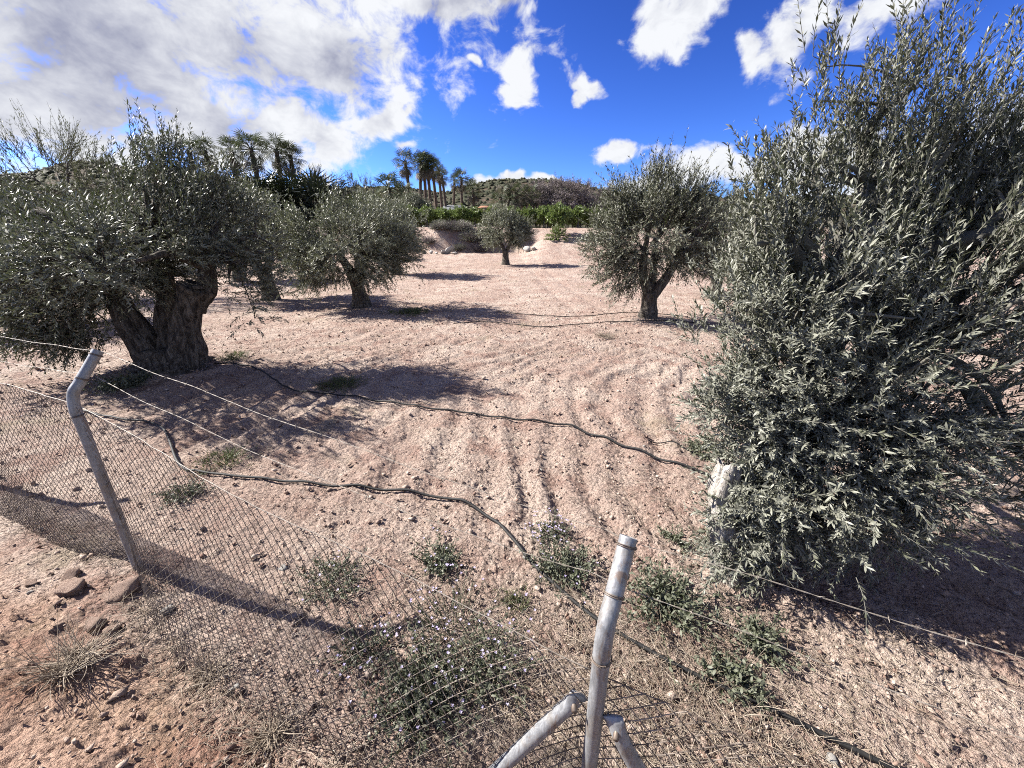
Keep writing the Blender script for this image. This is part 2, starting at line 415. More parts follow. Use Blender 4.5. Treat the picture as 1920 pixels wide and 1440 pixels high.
M['mesh_wire'] = flat_mat('rusty_mesh_wire', (.13, .10, .082), (.56, .47, .39), 9, .6, .4, .1, bd=.0004)
M['barb'] = flat_mat('galvanised_barbed_wire', (.40, .34, .27), (.62, .55, .46), 25, .55, .4, .15, bd=.0005)
M['hill'] = None
M['wall'] = flat_mat('house_plaster', (.55, .48, .40), (.64, .57, .48), 3)
M['tile'] = flat_mat('roof_tile', (.42, .20, .12), (.55, .29, .18), 6)
M['greyroof'] = flat_mat('grey_roof', (.16, .17, .18), (.25, .26, .27), 6)
M['glass'] = flat_mat('dark_pane', (.02, .025, .03), (.04, .05, .06), 3, .1, .5)
M['road'] = flat_mat('pale_asphalt', (.30, .30, .31), (.40, .40, .41), 3)
def galv():
    m, w, out = material('galvanised_steel')
    tc = w.n('ShaderNodeTexCoord').outputs['Object']
    n1 = w.noise(w.map(tc, sc=(60, 60, 14)), 1.0, 6, .7, .4); n2 = w.noise(tc, 7, 5, .6, .3)
    col = w.mix(w.ss(n1, .3, .7), (.36, .37, .385), (.66, .67, .68))
    col = w.mix(w.ss(n2, .48, .66, 0, .7), col, (.42, .36, .29))
    rs = w.noise(w.map(tc, sc=(30, 30, 6)), 1.0, 6, .7, .5)
    col = w.mix(w.ss(rs, .55, .68, 0, .7), col, (.34, .20, .12))
    vo = w.n('ShaderNodeTexVoronoi'); vo.inputs['Scale'].default_value = 130; w.put(vo.inputs['Vector'], tc)
    col = w.mix(w.ss(vo.outputs[0], .2, .8, 0, .18), col, (.22, .22, .23))
    principled(w, out, col, w.ss(n1, .3, .7, .42, .62), .5, .45, bump=n1, bd=.0006)
    return m
M['galv'] = galv()
def hill_mat():
    m, w, out = material('scrub_hillside')
    tc = w.n('ShaderNodeTexCoord').outputs['Object']
    n1 = w.noise(tc, .035, 5, .6, .3); n2 = w.noise(tc, .35, 4, .6)
    col = w.mix(w.ss(n1, .42, .60), (.105, .110, .070), (.185, .135, .10))
    col = w.mix(w.ss(n2, .46, .60, 0, .85), col, (.050, .060, .038))
    principled(w, out, col, .95, .05, bump=n2, bd=1.5)
    return m
M['hill'] = hill_mat()

# ------------------------------------------------------------------ ground sheet
def build_ground():
    r = [0.5]
    while r[-1] < 175:
        q = r[-1]
        dr = .0125 + max(0, q - 2.0) ** 2 * .0013
        if q < 46: dr = min(dr, .36)
        r.append(q + min(dr, 6))
    r = np.array(r)
    t = np.linspace(-1, 1, 820); a = np.radians(78) * (t * .82 + .18 * t ** 3)
    R, A = np.meshgrid(r, a, indexing='ij')
    x = R * np.sin(A); y = R * np.cos(A) - 1.0
    z = land(x, y)
    near = 1 - sst(R, 14, 26)
    rough = .45 + .85 * sst(fbm(x * 1.1, y * 1.1, 3, 21), -.35, .4)
    fd = fence_d(x, y)
    z += near * rough * (.75 * clods(x, y, .045, 1, .10, .48) + .55 * clods(x, y, .10, 2, .06, .36) * .8 + .75 * clods(x, y, .030, 6, .15, .5))
    z += near * .018 * fbm(x * 7, y * 7, 4, 11) + .011 * near * fbm(x * 30, y * 30, 2, 12)
    z += sst(fd, .1, .5) * near * .7 * clods(x, y, .20, 4, .04, .36) * .6
    z += (1 - near) * (1 - sst(R, 60, 120)) * .05 * fbm(x * 1.7, y * 1.7, 3, 13)
    n, k = x.shape
    idx = np.arange(n * k).reshape(n, k)
    Q = np.stack([idx[:-1, :-1], idx[:-1, 1:], idx[1:, 1:], idx[1:, :-1]], -1).reshape(-1, 4)[:, ::-1]
    mb = MB(); mb.add(np.stack([x, y, z], -1), None, Q)
    tag(mb.obj('ground', M['ground'], smooth=True), kind='structure')
build_ground()

# far hills: one ridge round the valley
def build_hills():
    prof = np.array([(-700, 335), (0, 332), (60, 326), (110, 309), (150, 304), (190, 306), (235, 316), (330, 317), (430, 335), (520, 362), (600, 358), (680, 351), (760, 352),
                     (835, 362), (880, 349), (925, 339), (980, 336), (1040, 337), (1095, 349), (1170, 366), (1235, 361), (1265, 352), (1295, 360), (1340, 372),
                     (1500, 372), (1700, 366), (1950, 372), (2600, 365)])
    uu = np.concatenate([np.linspace(-700, 0, 40), np.linspace(2, 1940, 420), np.linspace(1950, 2600, 40)])
    vv = np.interp(uu, prof[:, 0], prof[:, 1])
    rows = []
    for u, v in zip(uu, vv):
        d = at(u, v, y=1.0) - np.array([0, 0, CAM_Z]); dh = math.hypot(d[0], d[1])
        el = d[2] / dh; az = math.atan2(d[0], d[1])
        top = 430 * el
        far = []
        for q, (rr, fr) in enumerate([(165, 0), (200, .10), (240, .22), (280, .40), (320, .60), (360, .78), (400, .92), (430, 1.0), (470, .92), (560, .4), (700, -.1)]):
            far.append((rr * math.sin(az), rr * math.cos(az), 5 + (top - 3) * fr))
        rows.append(far)
    P = np.array(rows)
    # refine along the slope
    K = 64; ts = np.linspace(0, P.shape[1] - 1, K); i = np.minimum(ts.astype(int), P.shape[1] - 2); f = (ts - i)[None, :, None]
    P = P[:, i] * (1 - f) + P[:, i + 1] * f
    P[..., 2] += 1.1 * fbm(P[..., 0] * .06, P[..., 1] * .06, 5, 31) + 3.0 * fbm(P[..., 0] * .018, P[..., 1] * .018, 3, 33) * np.sin(np.linspace(0, math.pi, K))[None] * (np.linspace(0, 1, K)[None] < .62)
    n, k = P.shape[:2]; idx = np.arange(n * k).reshape(n, k)
    Q = np.stack([idx[:-1, :-1], idx[:-1, 1:], idx[1:, 1:], idx[1:, :-1]], -1).reshape(-1, 4)
    tag(MB().add(P, None, Q).obj('hills', M['hill'], smooth=True), kind='structure')
    # scrub on the slopes
    rng = np.random.default_rng(77)
    sel = rng.integers(0, n, 6000), rng.integers(4, int(k * .66), 6000)
    c = P[sel]; nb = len(c); s = rng.uniform(.7, 2.4, nb)
    V0 = np.array([(1, 0, 0), (.3, .95, .1), (-.8, .6, 0), (-.8, -.6, .1), (.3, -.95, 0), (.35, .25, .9), (-.45, .1, 1.0), (.1, -.5, .85)])
    V = c[:, None] + (V0[None] + rng.normal(0, .16, (nb, 8, 3))) * s[:, None, None] * np.array([1, 1, .8])
    T = np.array([(0, 1, 5), (1, 2, 6), (1, 6, 5), (2, 3, 6), (3, 4, 7), (3, 7, 6), (4, 0, 7), (0, 5, 7), (5, 6, 7)])
    mb = MB(); mb.add(V, (np.arange(nb)[:, None, None] * 8 + T[None]).reshape(-1, 3), None, np.repeat(rng.random(nb), 8))
    tag(mb.obj('hillside_scrub', leaf_mat('scrub', (.035, .045, .022), (.10, .10, .055), None, .8, .1, .0)), 'dark scrub bushes dotted over the far hillsides', 'scrub', kind='stuff')
build_hills()

# pale road at the far left
def build_road():
    p = smooth_path([(-40, -2, 0), (-30, 6, 0), (-22.5, 12.5, 0), (-20, 18, 0), (-21, 25, 0), (-25, 33, 0)], 40)
    t = nrm(np.gradient(p, axis=0)); s = np.stack([-t[:, 1], t[:, 0], 0 * t[:, 0]], -1)
    L, Rr = p + s * 2.2, p - s * 2.2
    zc = land(p[:, 0], p[:, 1]); zm = np.maximum(np.maximum(land(L[:, 0], L[:, 1]), land(Rr[:, 0], Rr[:, 1])), zc) + .12
    L[:, 2] = zm; Rr[:, 2] = zm
    Lb = L + s * .15 - [0, 0, .35]; Rb = Rr - s * .15 - [0, 0, .35]
    V = np.concatenate([Lb, L, Rr, Rb]); n = len(p); Q = []
    for k in range(3):
        for i in range(n - 1): Q.append((k * n + i, k * n + i + 1, (k + 1) * n + i + 1, (k + 1) * n + i))
    tag(MB().add(V, None, np.array(Q)[:, ::-1]).obj('road', M['road']), kind='structure')
build_road()

# ------------------------------------------------------------------ trees with branches, shoots and leaves
def canopy(seed, lobes, forks, nclump, nshoot, slen, llen, nleaf, up=.6, fold=False, aspect=.22, spread=.2, droop=.25, twig_r=.0022, gaps=.55):
    """returns (branch MB, leaf MB, leaf poses). lobes (cx,cy,cz,rx,ry,rz,weight); forks: points where limbs leave the trunk (x,y,z,r)"""
    rng = np.random.default_rng(seed)
    lob = np.array(lobes, float); wgt = lob[:, 6] / lob[:, 6].sum()
    forks = np.array(forks, float)
    # clump centres, mostly in the outer half of each lobe
    li = rng.choice(len(lob), nclump, p=wgt)
    dr = nrm(rng.normal(size=(nclump, 3)))
    rad = gaps + (1.0 - gaps) * rng.random(nclump) ** .8
    rad *= 1 + .18 * rng.normal(size=nclump).clip(-1.5, 1.5)
    cl = lob[li, :3] + dr * lob[li, 3:6] * rad[:, None]
    cl[:, 2] = np.maximum(cl[:, 2], .15)
    cen = (lob[:, :3] * wgt[:, None]).sum(0)
    br, lf = MB(), MB()
    # limbs
    K = max(7, nclump // 9)
    ends = cl[rng.choice(nclump, K, replace=False)]
    nodes, nrad = [], []
    for e in ends:
        f = forks[np.argmin(np.linalg.norm(forks[:, :3] - e, axis=1) + rng.random(len(forks)) * .3)]
        a = f[:3]; v = e - a; ln = np.linalg.norm(v)
        p1 = a + v * .35 + np.array([0, 0, .18 * ln]) + rng.normal(0, .06 * ln, 3); p2 = a + v * .7 + np.array([0, 0, .12 * ln]) + rng.normal(0, .06 * ln, 3)
        p = smooth_path([a, p1, p2, e], 9); rr = np.linspace(f[3], f[3] * .16, 9)
        V, Q = tubes(p, rr, 6, .12, seed); br.add(V, None, Q, .05)
        nodes.append(p[2:]); nrad.append(rr[2:])
    nodes = np.concatenate(nodes); nrad = np.concatenate(nrad)
    # branches to the clumps
    dist = np.linalg.norm(nodes[None] - cl[:, None], axis=2); near = np.argmin(dist, axis=1)
    a = nodes[near]; v = cl - a
    mid = a + v * .5 + np.array([0, 0, .10]) * np.linalg.norm(v, axis=1)[:, None] + rng.normal(0, .04, v.shape)
    tt = np.linspace(0, 1, 6)[None, :, None]
    P = (1 - tt) ** 2 * a[:, None] + 2 * tt * (1 - tt) * mid[:, None] + tt ** 2 * cl[:, None]
    r0 = np.minimum(nrad[near] * .6, .018); R = r0[:, None] * np.linspace(1, .35, 6)[None]
    V, Q = tubes(P, np.maximum(R, twig_r * 1.6), 5); br.add(V, None, Q, .2)
    # shoots
    ci = rng.integers(0, nclump, nshoot)
    start = cl[ci] + rng.normal(0, spread * .45, (nshoot, 3))
    start = start * .85 + P[ci, rng.integers(3, 6, nshoot)] * .15
    out = nrm(start - cen)
    zrel = (start[:, 2] - cl[:, 2].min()) / (np.ptp(cl[:, 2]) + 1e-6)
    d0 = nrm(out * .75 + rng.normal(0, .45, (nshoot, 3)) + np.array([0, 0, 1.0]) * (up * (.25 + 1.1 * zrel))[:, None])
    ln = slen * rng.uniform(.55, 1.25, nshoot) * (1 + .25 * (zrel > .85))
    bend = np.where(zrel[:, None] > .55, np.array([[0, 0, .25]]), np.array([[0, 0, -1.0]])) * droop + rng.normal(0, .12, (nshoot, 3))
    tt = np.linspace(0, 1, 4)[None, :, None]
    Psh = start[:, None] + d0[:, None] * tt * ln[:, None, None] + bend[:, None] * (tt ** 2) * ln[:, None, None]
    Psh[..., 2] = np.maximum(Psh[..., 2], .04)
    pick = [0, 1, 2, 3] if fold else [0, 3]
    V, Q = tubes(Psh[:, pick], np.broadcast_to(twig_r * np.linspace(1.2, .35, 4)[None, pick], (nshoot, len(pick))), 3)
    br.add(V, None, Q, np.repeat(rng.uniform(.4, 1, nshoot), 3 * len(pick)))
    # leaves, in crossed pairs along each shoot
    m = nleaf
    pos = (np.arange(m) // 2 * 2 + .6 * (np.arange(m) % 2)) / m * .92 + .06
    ts = np.clip(pos[None] + rng.normal(0, .02, (nshoot, m)), .02, 1)
    ii = np.minimum((ts * 3).astype(int), 2); ff = (ts * 3 - ii)[..., None]; row = np.arange(nshoot)[:, None]
    p = Psh[row, ii] * (1 - ff) + Psh[row, ii + 1] * ff
    tg = nrm(Psh[row, ii + 1] - Psh[row, ii])
    ref = nrm(np.cross(tg, np.array([.31, .22, .92]))); ref2 = np.cross(tg, ref)
    ang = (np.arange(m) // 2)[None] * (math.pi / 2) + (np.arange(m) % 2)[None] * math.pi + rng.uniform(0, 6.3, (nshoot, 1)) + rng.normal(0, .35, (nshoot, m))
    sd = ref * np.cos(ang)[..., None] + ref2 * np.sin(ang)[..., None]
    d = nrm(tg * rng.uniform(.8, 1.9, (nshoot, m, 1)) + sd + rng.normal(0, .27, (nshoot, m, 3)))
    nn = nrm(tg * .9 - sd * .5 + np.array([0, 0, .35]) + rng.normal(0, .35, (nshoot, m, 3)))
    L = llen * rng.uniform(.5, 1.25, (nshoot, m)) * (1 - .35 * (ts > .9))
    va = np.clip(np.repeat(rng.uniform(0, .75, (nshoot, 1)), m, 1) + rng.normal(0, .2, (nshoot, m)), 0, 1)
    pose = (p.reshape(-1, 3), d.reshape(-1, 3), nn.reshape(-1, 3), L.reshape(-1), va.reshape(-1))
    return br, lf, pose, aspect, fold
def put_leaves(lf, pose, aspect, fold, keep=None):
    p, d, n, L, va = pose
    if keep is not None: p, d, n, L, va = p[keep], d[keep], n[keep], L[keep], va[keep]
    leaves(lf, p, d, n, L, L * aspect, va, fold)
    return lf
def trunk_mesh(stems, seed, sides=18, flute=.16, n=16):
    mb = MB()
    for q, (pts, rad) in enumerate(stems):
        p = smooth_path(pts, n); r = np.interp(np.linspace(0, 1, n), np.linspace(0, 1, len(rad)), rad)
        V, Q = tubes(p, r, sides, flute, seed + q * 7)
        k = len(V); V = np.vstack([V, p[-1]]); T = [(k, (n - 1) * sides + j, (n - 1) * sides + (j + 1) % sides) for j in range(sides)]
        mb.add(V, T, Q)
    return mb

# --- the near olive tree on the right
def near_olive():
    bx, by = 1.62, 2.15; z0 = land1(bx, by)
    t = thing('olive_tree', 'large olive tree filling the right of the picture, closest to the camera', 'olive tree', (bx, by, z0))
    def w(x, y, z): return (x - bx, y - by, z)
    trunk_mesh([([w(1.66, 2.2, -.1), w(1.72, 2.28, .35), w(1.85, 2.42, .8), w(2.0, 2.5, 1.15)], [.25, .17, .15, .12]),
                ([w(1.72, 2.28, .3), w(2.15, 2.35, .75), w(2.4, 2.5, 1.2)], [.13, .10, .07])], 3).obj('trunk', M['bark'], t, True)
    st = MB(); p = smooth_path([w(1.40, 1.93, -.12), w(1.31, 1.95, .22), w(1.275, 1.99, .48), w(1.30, 2.04, .68)], 22)
    V, Q = tubes(p, np.interp(np.linspace(0, 1, 22), [0, .3, .7, 1], [.13, .085, .075, .07]), 26, .34, 12)
    k = len(V); ring = np.arange(21 * 26, 22 * 26); V[ring, 2] += np.random.default_rng(4).normal(0, .02, 26)
    V = np.vstack([V, p[-1] + [0, 0, -.03]]); st.add(V, [(k, ring[j], ring[(j + 1) % 26]) for j in range(26)], Q)
    tag(st.obj('sawn_limb', M['sawn'], t, True), 'weathered grey sawn-off limb')
    lobes = [(*w(2.35, 2.65, 1.45), 1.00, .95, .85, .9), (*w(2.10, 2.52, 2.42), .26, .34, .50, .40), (*w(1.64, 2.46, 2.20), .16, .26, .52, .30), (*w(1.46, 2.42, 1.85), .20, .32, .36, .22), (*w(2.95, 2.45, 2.40), .40, .45, .45, .30), (*w(1.52, 2.22, .98), .24, .28, .34, .32), (*w(1.50, 2.02, .48), .14, .10, .22, .12), (*w(2.50, 2.55, 2.20), .30, .40, .45, .34),
             (*w(1.62, 2.40, 1.35), .34, .42, .45, .42), (*w(2.00, 2.12, .85), .62, .36, .46, .60), (*w(1.66, 1.92, .46), .32, .22, .32, .40), (*w(1.42, 1.92, .20), .20, .10, .12, .14), (*w(2.10, 1.92, .48), .42, .22, .30, .38),
             (*w(2.70, 2.25, 2.00), .50, .60, .70, .70), (*w(2.65, 2.05, 1.30), .50, .40, .70, .60), (*w(1.90, 2.25, 1.45), .50, .40, .60, .50), (*w(2.45, 1.92, .70), .55, .30, .40, .42)]
    forks = [(*w(2.0, 2.5, 1.15), .075), (*w(2.4, 2.5, 1.2), .05), (*w(1.85, 2.42, .8), .05)]
    br, lf, pose, asp, fold = canopy(101, lobes, forks, 680, 7600, .215, .041, 26, up=1.35, fold=True, aspect=.225, spread=.18, droop=.10, twig_r=.0018, gaps=.40)
    br.obj('branches', M['twig'], t, True)
    # the 300 leaves nearest the road are leaves of their own, the rest one mass
    wp = pose[0] + np.array([bx, by, z0]); dist = np.linalg.norm(wp - np.array([0, 0, CAM_Z]), axis=1)
    order = np.argsort(dist); one = order[:300]; rest = order[300:]
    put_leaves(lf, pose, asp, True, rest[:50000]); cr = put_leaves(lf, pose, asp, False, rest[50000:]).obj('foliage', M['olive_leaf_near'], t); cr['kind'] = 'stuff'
    lm = MB(); leaves(lm, np.zeros((1, 3)), np.array([[0, 1., 0]]), np.array([[0, 0, 1.]]), 1.0, asp, np.array([.6]), True)
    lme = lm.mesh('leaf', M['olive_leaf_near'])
    from mathutils import Matrix
    for i in one:
        D = Vector(pose[1][i]).normalized(); Sd = D.cross(Vector(pose[2][i])).normalized(); Nn = Sd.cross(D); L = pose[3][i]
        o = link('leaf', lme, t)
        mt = Matrix((Sd * L, D * L, Nn * L)).transposed().to_4x4(); mt.translation = Vector(pose[0][i])
        o.matrix_local = mt
near_olive()

# --- the old olive on the left with several stems
def left_olive():
    bx, by = TREE_L; z0 = land1(bx, by) - .02
    t = thing('olive_tree', 'old olive tree on the left with thick split trunk and sawn stub', 'olive tree', (bx, by, z0))
    def g(u, v, y): p = at(u, v, y=y); return (p[0] - bx, p[1] - by, p[2] - z0)
    stems = [([g(335, 705, 5.95), g(345, 660, 6.0), g(350, 610, 6.0), g(362, 560, 6.0), g(368, 538, 6.0)], [.36, .25, .185, .185, .20]),
             ([g(360, 575, 6.05), g(385, 545, 6.1), g(388, 500, 6.15), g(395, 440, 6.2)], [.16, .13, .09, .05]),
             ([g(315, 700, 6.0), g(280, 655, 6.0), g(240, 595, 6.0), g(200, 525, 6.0), g(165, 450, 6.0)], [.32, .22, .175, .13, .08]),
             ([g(325, 690, 6.15), g(315, 620, 6.2), g(312, 550, 6.25), g(300, 450, 6.3)], [.30, .18, .13, .07]),
             ([(-.02, 0, -.15), (-.02, 0, .08), (0, 0, .32)], [.58, .44, .28])]
    trunk_mesh(stems, 21, 40, .30, 26).obj('trunk', M['bark_dark'], t, True)
    k = MB(); c = np.array(g(368, 536, 5.98)); a = np.linspace(0, 2 * math.pi, 14, endpoint=False)
    V = np.stack([.12 * np.cos(a), .12 * np.sin(a), 0 * a + .012], -1) + c
    k.add(np.vstack([V, V - [0, 0, .05], c + [0, 0, .015]]), [(28, j, (j + 1) % 14) for j in range(14)], [(j, 14 + j, 14 + (j + 1) % 14, (j + 1) % 14) for j in range(14)])
    k.obj('sawn_face', M['bark_dark'], t)
    def lb(u, v, y, rx, ry, rz, wt): return (*g(u, v, y), rx, ry, rz, wt)
    lobes = [lb(300, 415, 6.3, 1.05, 1.2, .74, 1.1), lb(300, 335, 6.3, .46, .5, .55, .40), lb(415, 370, 6.4, .5, .6, .46, .34), lb(290, 500, 6.35, .8, .4, .26, .28), lb(420, 450, 6.3, .75, .9, .55, .5), lb(150, 475, 6.1, 1.0, 1.1, .50, .85),
             lb(40, 455, 6.2, .9, 1.0, .55, .55), lb(90, 550, 5.9, .8, .8, .50, .70), lb(470, 530, 6.2, .34, .5, .55, .25), lb(230, 455, 6.2, .9, .7, .40, .6), lb(110, 615, 5.7, .55, .5, .34, .42), lb(130, 560, 5.7, .70, .5, .42, .60), lb(225, 520, 5.7, .40, .3, .24, .25), lb(350, 485, 5.75, .5, .3, .22, .28), lb(20, 520, 5.8, .8, .8, .6, .5), (.42, -1.3, 1.75, .75, .50, .45, .55), (-.3, -1.2, 1.6, .7, .5, .45, .40), lb(330, 440, 6.1, .9, .5, .34, .5), lb(380, 410, 6.6, .50, .8, .40, .2)]
    forks = [(*g(388, 500, 6.15), .08), (*g(200, 525, 6.0), .10), (*g(165, 450, 6.0), .07), (*g(312, 550, 6.25), .09), (*g(300, 450, 6.3), .06)]
    br, lf, pose, asp, fold = canopy(202, lobes, forks, 380, 4800, .34, .066, 22, up=.8, aspect=.25, spread=.30, droop=.30, twig_r=.003, gaps=.35)
    br.obj('branches', M['bark_dark'], t, True)
    o = put_leaves(lf, pose, asp, False).obj('foliage', M['olive_leaf'], t); o['kind'] = 'stuff'
left_olive()

# --- the other olives: prototypes and copies
def small_olive(name, label, loc, seed, lobes, stems, forks, nclump, nshoot, llen, nleaf, slen=.42, up=.6, mat='olive_leaf', gaps=.4):
    t = thing(name, label, 'olive tree', (loc[0], loc[1], land1(*loc) - .03))
    trunk_mesh(stems, seed, 16, .18, 14).obj('trunk', M['bark_dark'], t, True)
    br, lf, pose, asp, fold = canopy(seed, lobes, forks, nclump, nshoot, slen, llen, nleaf, up=up, aspect=.26, spread=.32, droop=.25, twig_r=.004, gaps=gaps)
    br.obj('branches', M['bark_dark'], t, True)
    o = put_leaves(lf, pose, asp, False).obj('foliage', M[mat], t); o['kind'] = 'stuff'
    return t
def copy_thing(t, label, loc, rz, sc, group=None):
    r = t.copy(); C.objects.link(r); r.location = loc; r.rotation_euler = (0, 0, rz); r.scale = (sc,) * 3
    r['label'] = label
    if group: r['group'] = group
    for ch in list(t.children):
        c = ch.copy(); C.objects.link(c); c.parent = r
    return r
mid = small_olive('olive_tree', 'broad olive tree with dark trunk left of the picture centre, its shadow falling right', TREE_M, 303,
    [(-.1, 0, 1.95, 2.0, 1.9, .85, 1.0), (-1.2, 0, 1.6, .95, 1.1, .7, .5), (1.1, -.1, 1.7, .9, 1.1, .7, .45), (-.1, 0, 2.4, 1.0, 1.2, .60, .4), (-.9, -.6, 1.15, .6, .5, .5, .3), (.75, -.5, 1.2, .6, .5, .45, .25), (-.1, -.8, 1.5, .6, .4, .35, .2), (-1.6, 0, 2.2, .5, .7, .5, .2)],
    [([(.03, 0, -.1), (.0, 0, .4), (-.06, 0, .8), (-.25, 0, 1.25), (-.5, 0, 1.7)], [.34, .20, .18, .12, .06]), ([(-.02, 0, .6), (.12, .05, 1.0), (.35, .05, 1.5)], [.16, .12, .06]), ([(-.05, 0, .7), (0, .2, 1.3), (.0, .2, 1.9)], [.13, .1, .05])],
    [(-.6, 0, 1.7, .06), (.35, .05, 1.5, .06), (0, .2, 1.9, .05), (-.35, 0, 1.25, .06)], 240, 3000, .090, 20, .45, .65, 'olive_leaf_pale')
rgt = small_olive('olive_tree', 'olive tree with forked dark trunk and tall leader, right of the picture centre', TREE_R, 404,
    [(.05, 0, 2.1, 1.45, 1.5, 1.0, 1.0), (-1.1, -.1, 2.0, .65, .8, .9, .5), (-.75, -.2, 1.35, .5, .5, .55, .3), (1.05, 0, 1.9, .8, 1.0, .85, .5), (-.1, 0, 2.75, 1.0, 1.0, .55, .5), (-.15, 0, 3.35, .18, .22, .42, .08), (-.7, 0, 2.8, .5, .5, .4, .2), (.7, 0, 2.7, .6, .6, .4, .25)],
    [([(0, 0, -.1), (-.02, 0, .35), (-.02, 0, .72)], [.30, .19, .20]), ([(-.02, 0, .6), (-.22, 0, 1.0), (-.3, 0, 1.5), (-.25, 0, 2.2)], [.14, .12, .09, .05]), ([(.02, 0, .6), (.32, 0, 1.05), (.62, .1, 1.5), (.9, .1, 1.9)], [.15, .115, .08, .05]), ([(.0, .05, .7), (.05, .2, 1.3), (.05, .2, 2.0)], [.13, .10, .05])],
    [(-.3, 0, 1.5, .07), (.62, .1, 1.5, .07), (.05, .2, 2.0, .05), (-.25, 0, 2.2, .05), (.32, 0, 1.05, .05)], 240, 3200, .080, 20, .42, .8)
sml = small_olive('olive_tree', 'small round olive tree standing alone in the middle distance', TREE_S, 505,
    [(0, 0, 2.3, 1.45, 1.4, .95, 1.0), (-.8, 0, 1.9, .75, .9, .7, .4), (.8, 0, 2.0, .75, .9, .75, .4), (0, 0, 2.9, .8, .8, .55, .3)],
    [([(0, 0, -.1), (0, 0, .5), (-.05, 0, .95)], [.34, .20, .20]), ([(-.03, 0, .8), (-.3, 0, 1.4), (-.5, 0, 1.9)], [.14, .10, .05]), ([(0, 0, .8), (.3, .1, 1.4), (.6, .1, 1.9)], [.14, .10, .05])],
    [(-.5, 0, 1.9, .06), (.6, .1, 1.9, .06), (-.3, 0, 1.4, .05)], 130, 1500, .13, 18, .45, .5, 'olive_leaf_pale')
for src, lab, p, rz, sc in [
        (sml, 'olive tree half hidden behind the old left olive, trunk showing at its right edge', (-8.6, 14.2), 1.1, 1.02),
        (sml, 'olive tree hidden behind the broad central-left olive, only its shadow and edge showing', (-6.4, 22.5), 2.6, 1.05),
        (mid, 'olive tree standing behind the forked right olive, seen between it and the near tree', (7.4, 14.6), 2.0, .98),
        (rgt, 'olive tree far left behind the old olive, beside the road', (-12.6, 9.8), 4.2, .92),
        (sml, 'olive tree deep in the field behind the two left olives', (-13.5, 20.0), .5, 1.1),
        (mid, 'grey green olive tree at the foot of the bank left of the palms', (-10.6, 31.0), .4, .85)]:
    copy_thing(src, lab, (p[0], p[1], land1(*p) - .03), rz, sc)

# feathery pale tree at the far left
def feather():
    t = thing('feathery_tree', 'tall feathery pale green tree at the far left against the clouds', 'tree', (-15.2, 14.6, land1(-15.2, 14.6) - .05))
    trunk_mesh([([(0, 0, -.1), (.1, 0, 1.2), (0, 0, 2.4), (.2, 0, 3.4)], [.16, .12, .09, .04])], 61, 10, .1, 12).obj('trunk', M['bark_dark'], t, True)
    br, lf, pose, asp, fold = canopy(606, [(0, 0, 3.6, 1.7, 1.4, 1.2, 1.0), (-1.2, 0, 3.0, 1.3, 1.2, 1.0, .6)], [(0, 0, 2.4, .07), (.2, 0, 3.4, .05)], 80, 1100, .85, .12, 22, up=.6, aspect=.16, spread=.35, droop=.35, twig_r=.006)
    br.obj('branches', M['bark_dark'], t, True)
    o = put_leaves(lf, pose, asp, False).obj('foliage', M['bare'], t); o['kind'] = 'stuff'
feather()

# ------------------------------------------------------------------ palms
def frond_mesh(name, mat, seed, seg=13, pet=1.05, fan=1.0):
    rng = np.random.default_rng(seed); mb = MB()
    p = smooth_path([(0, 0, 0), (0, pet * .5, .04), (0, pet, -.02)], 5)
    add_tube(mb, p, np.linspace(.035, .018, 5), 4, var=.3)
    for a in np.linspace(-1.9, 1.9, seg):
        L = fan * (1.0 - .16 * abs(a)) * rng.uniform(.9, 1.1)
        d = np.array([math.sin(a), math.cos(a), 0.0]); s = np.array([math.cos(a), -math.sin(a), 0.0])
        o = np.array([0, pet, -.02]); dr = rng.uniform(.18, .45)
        w = .042
        V = [o, o + d * L * .55 + s * w + [0, 0, .03], o + d * L * .55 - s * w + [0, 0, .03], o + d * L * .95 - [0, 0, dr * L * .75]]
        mb.add(V, [(0, 2, 1), (1, 2, 3)], None, rng.uniform(.1, 1))
    return mb.mesh(name, mat)
FRONDS = [frond_mesh('frond', M['palm'], k) for k in range(3)]
FRONDS_DARK = [frond_mesh('frond', M['palm_dark'], k + 5, fan=1.1) for k in range(2)]
FRONDS_DRY = [frond_mesh('frond', M['palm_dry'], k + 9) for k in range(2)]
def palm(label, x, y, h, seed, fr=FRONDS, n=34, size=1.0, group=None, skirt=10, tr=.27, name='fan_palm', z0=None):
    rng = np.random.default_rng(seed)
    z0 = land1(x, y) if z0 is None else z0
    t = thing(name, label, 'palm', (x, y, z0 - .05), group=group)
    lean = rng.normal(0, .035, 2) * h; size *= rng.uniform(.9, 1.15)
    top = np.array([lean[0], lean[1], h - 1.0 * size])
    p = smooth_path([(0, 0, -.1), (lean[0] * .2, lean[1] * .2, h * .35), (lean[0] * .6, lean[1] * .6, h * .7), top], 14)
    trunk_mesh([(p, [tr * 1.25, tr, tr * .92, tr * .85])], seed, 9, .06, 14).obj('trunk', M['palm_trunk'], t, True)
    for i in range(n + skirt):
        dead = i >= n
        az = i * 2.399 + rng.normal(0, .2)
        el = (math.radians(80) - math.radians(118) * ((i + .5) / n) ** .85 + rng.normal(0, .12)) if not dead else math.radians(rng.uniform(-82, -50))
        me = (FRONDS_DRY if dead else fr)[i % 2 if dead else i % len(fr)]
        o = link('dead_frond' if dead else 'frond', me, t)
        o.rotation_euler = (el, rng.normal(0, .25), az)
        o.location = top + np.array([0, 0, -.25 * size * (dead + i / n * .6)])
        s = size * rng.uniform(.85, 1.15); o.scale = (s, s, s)
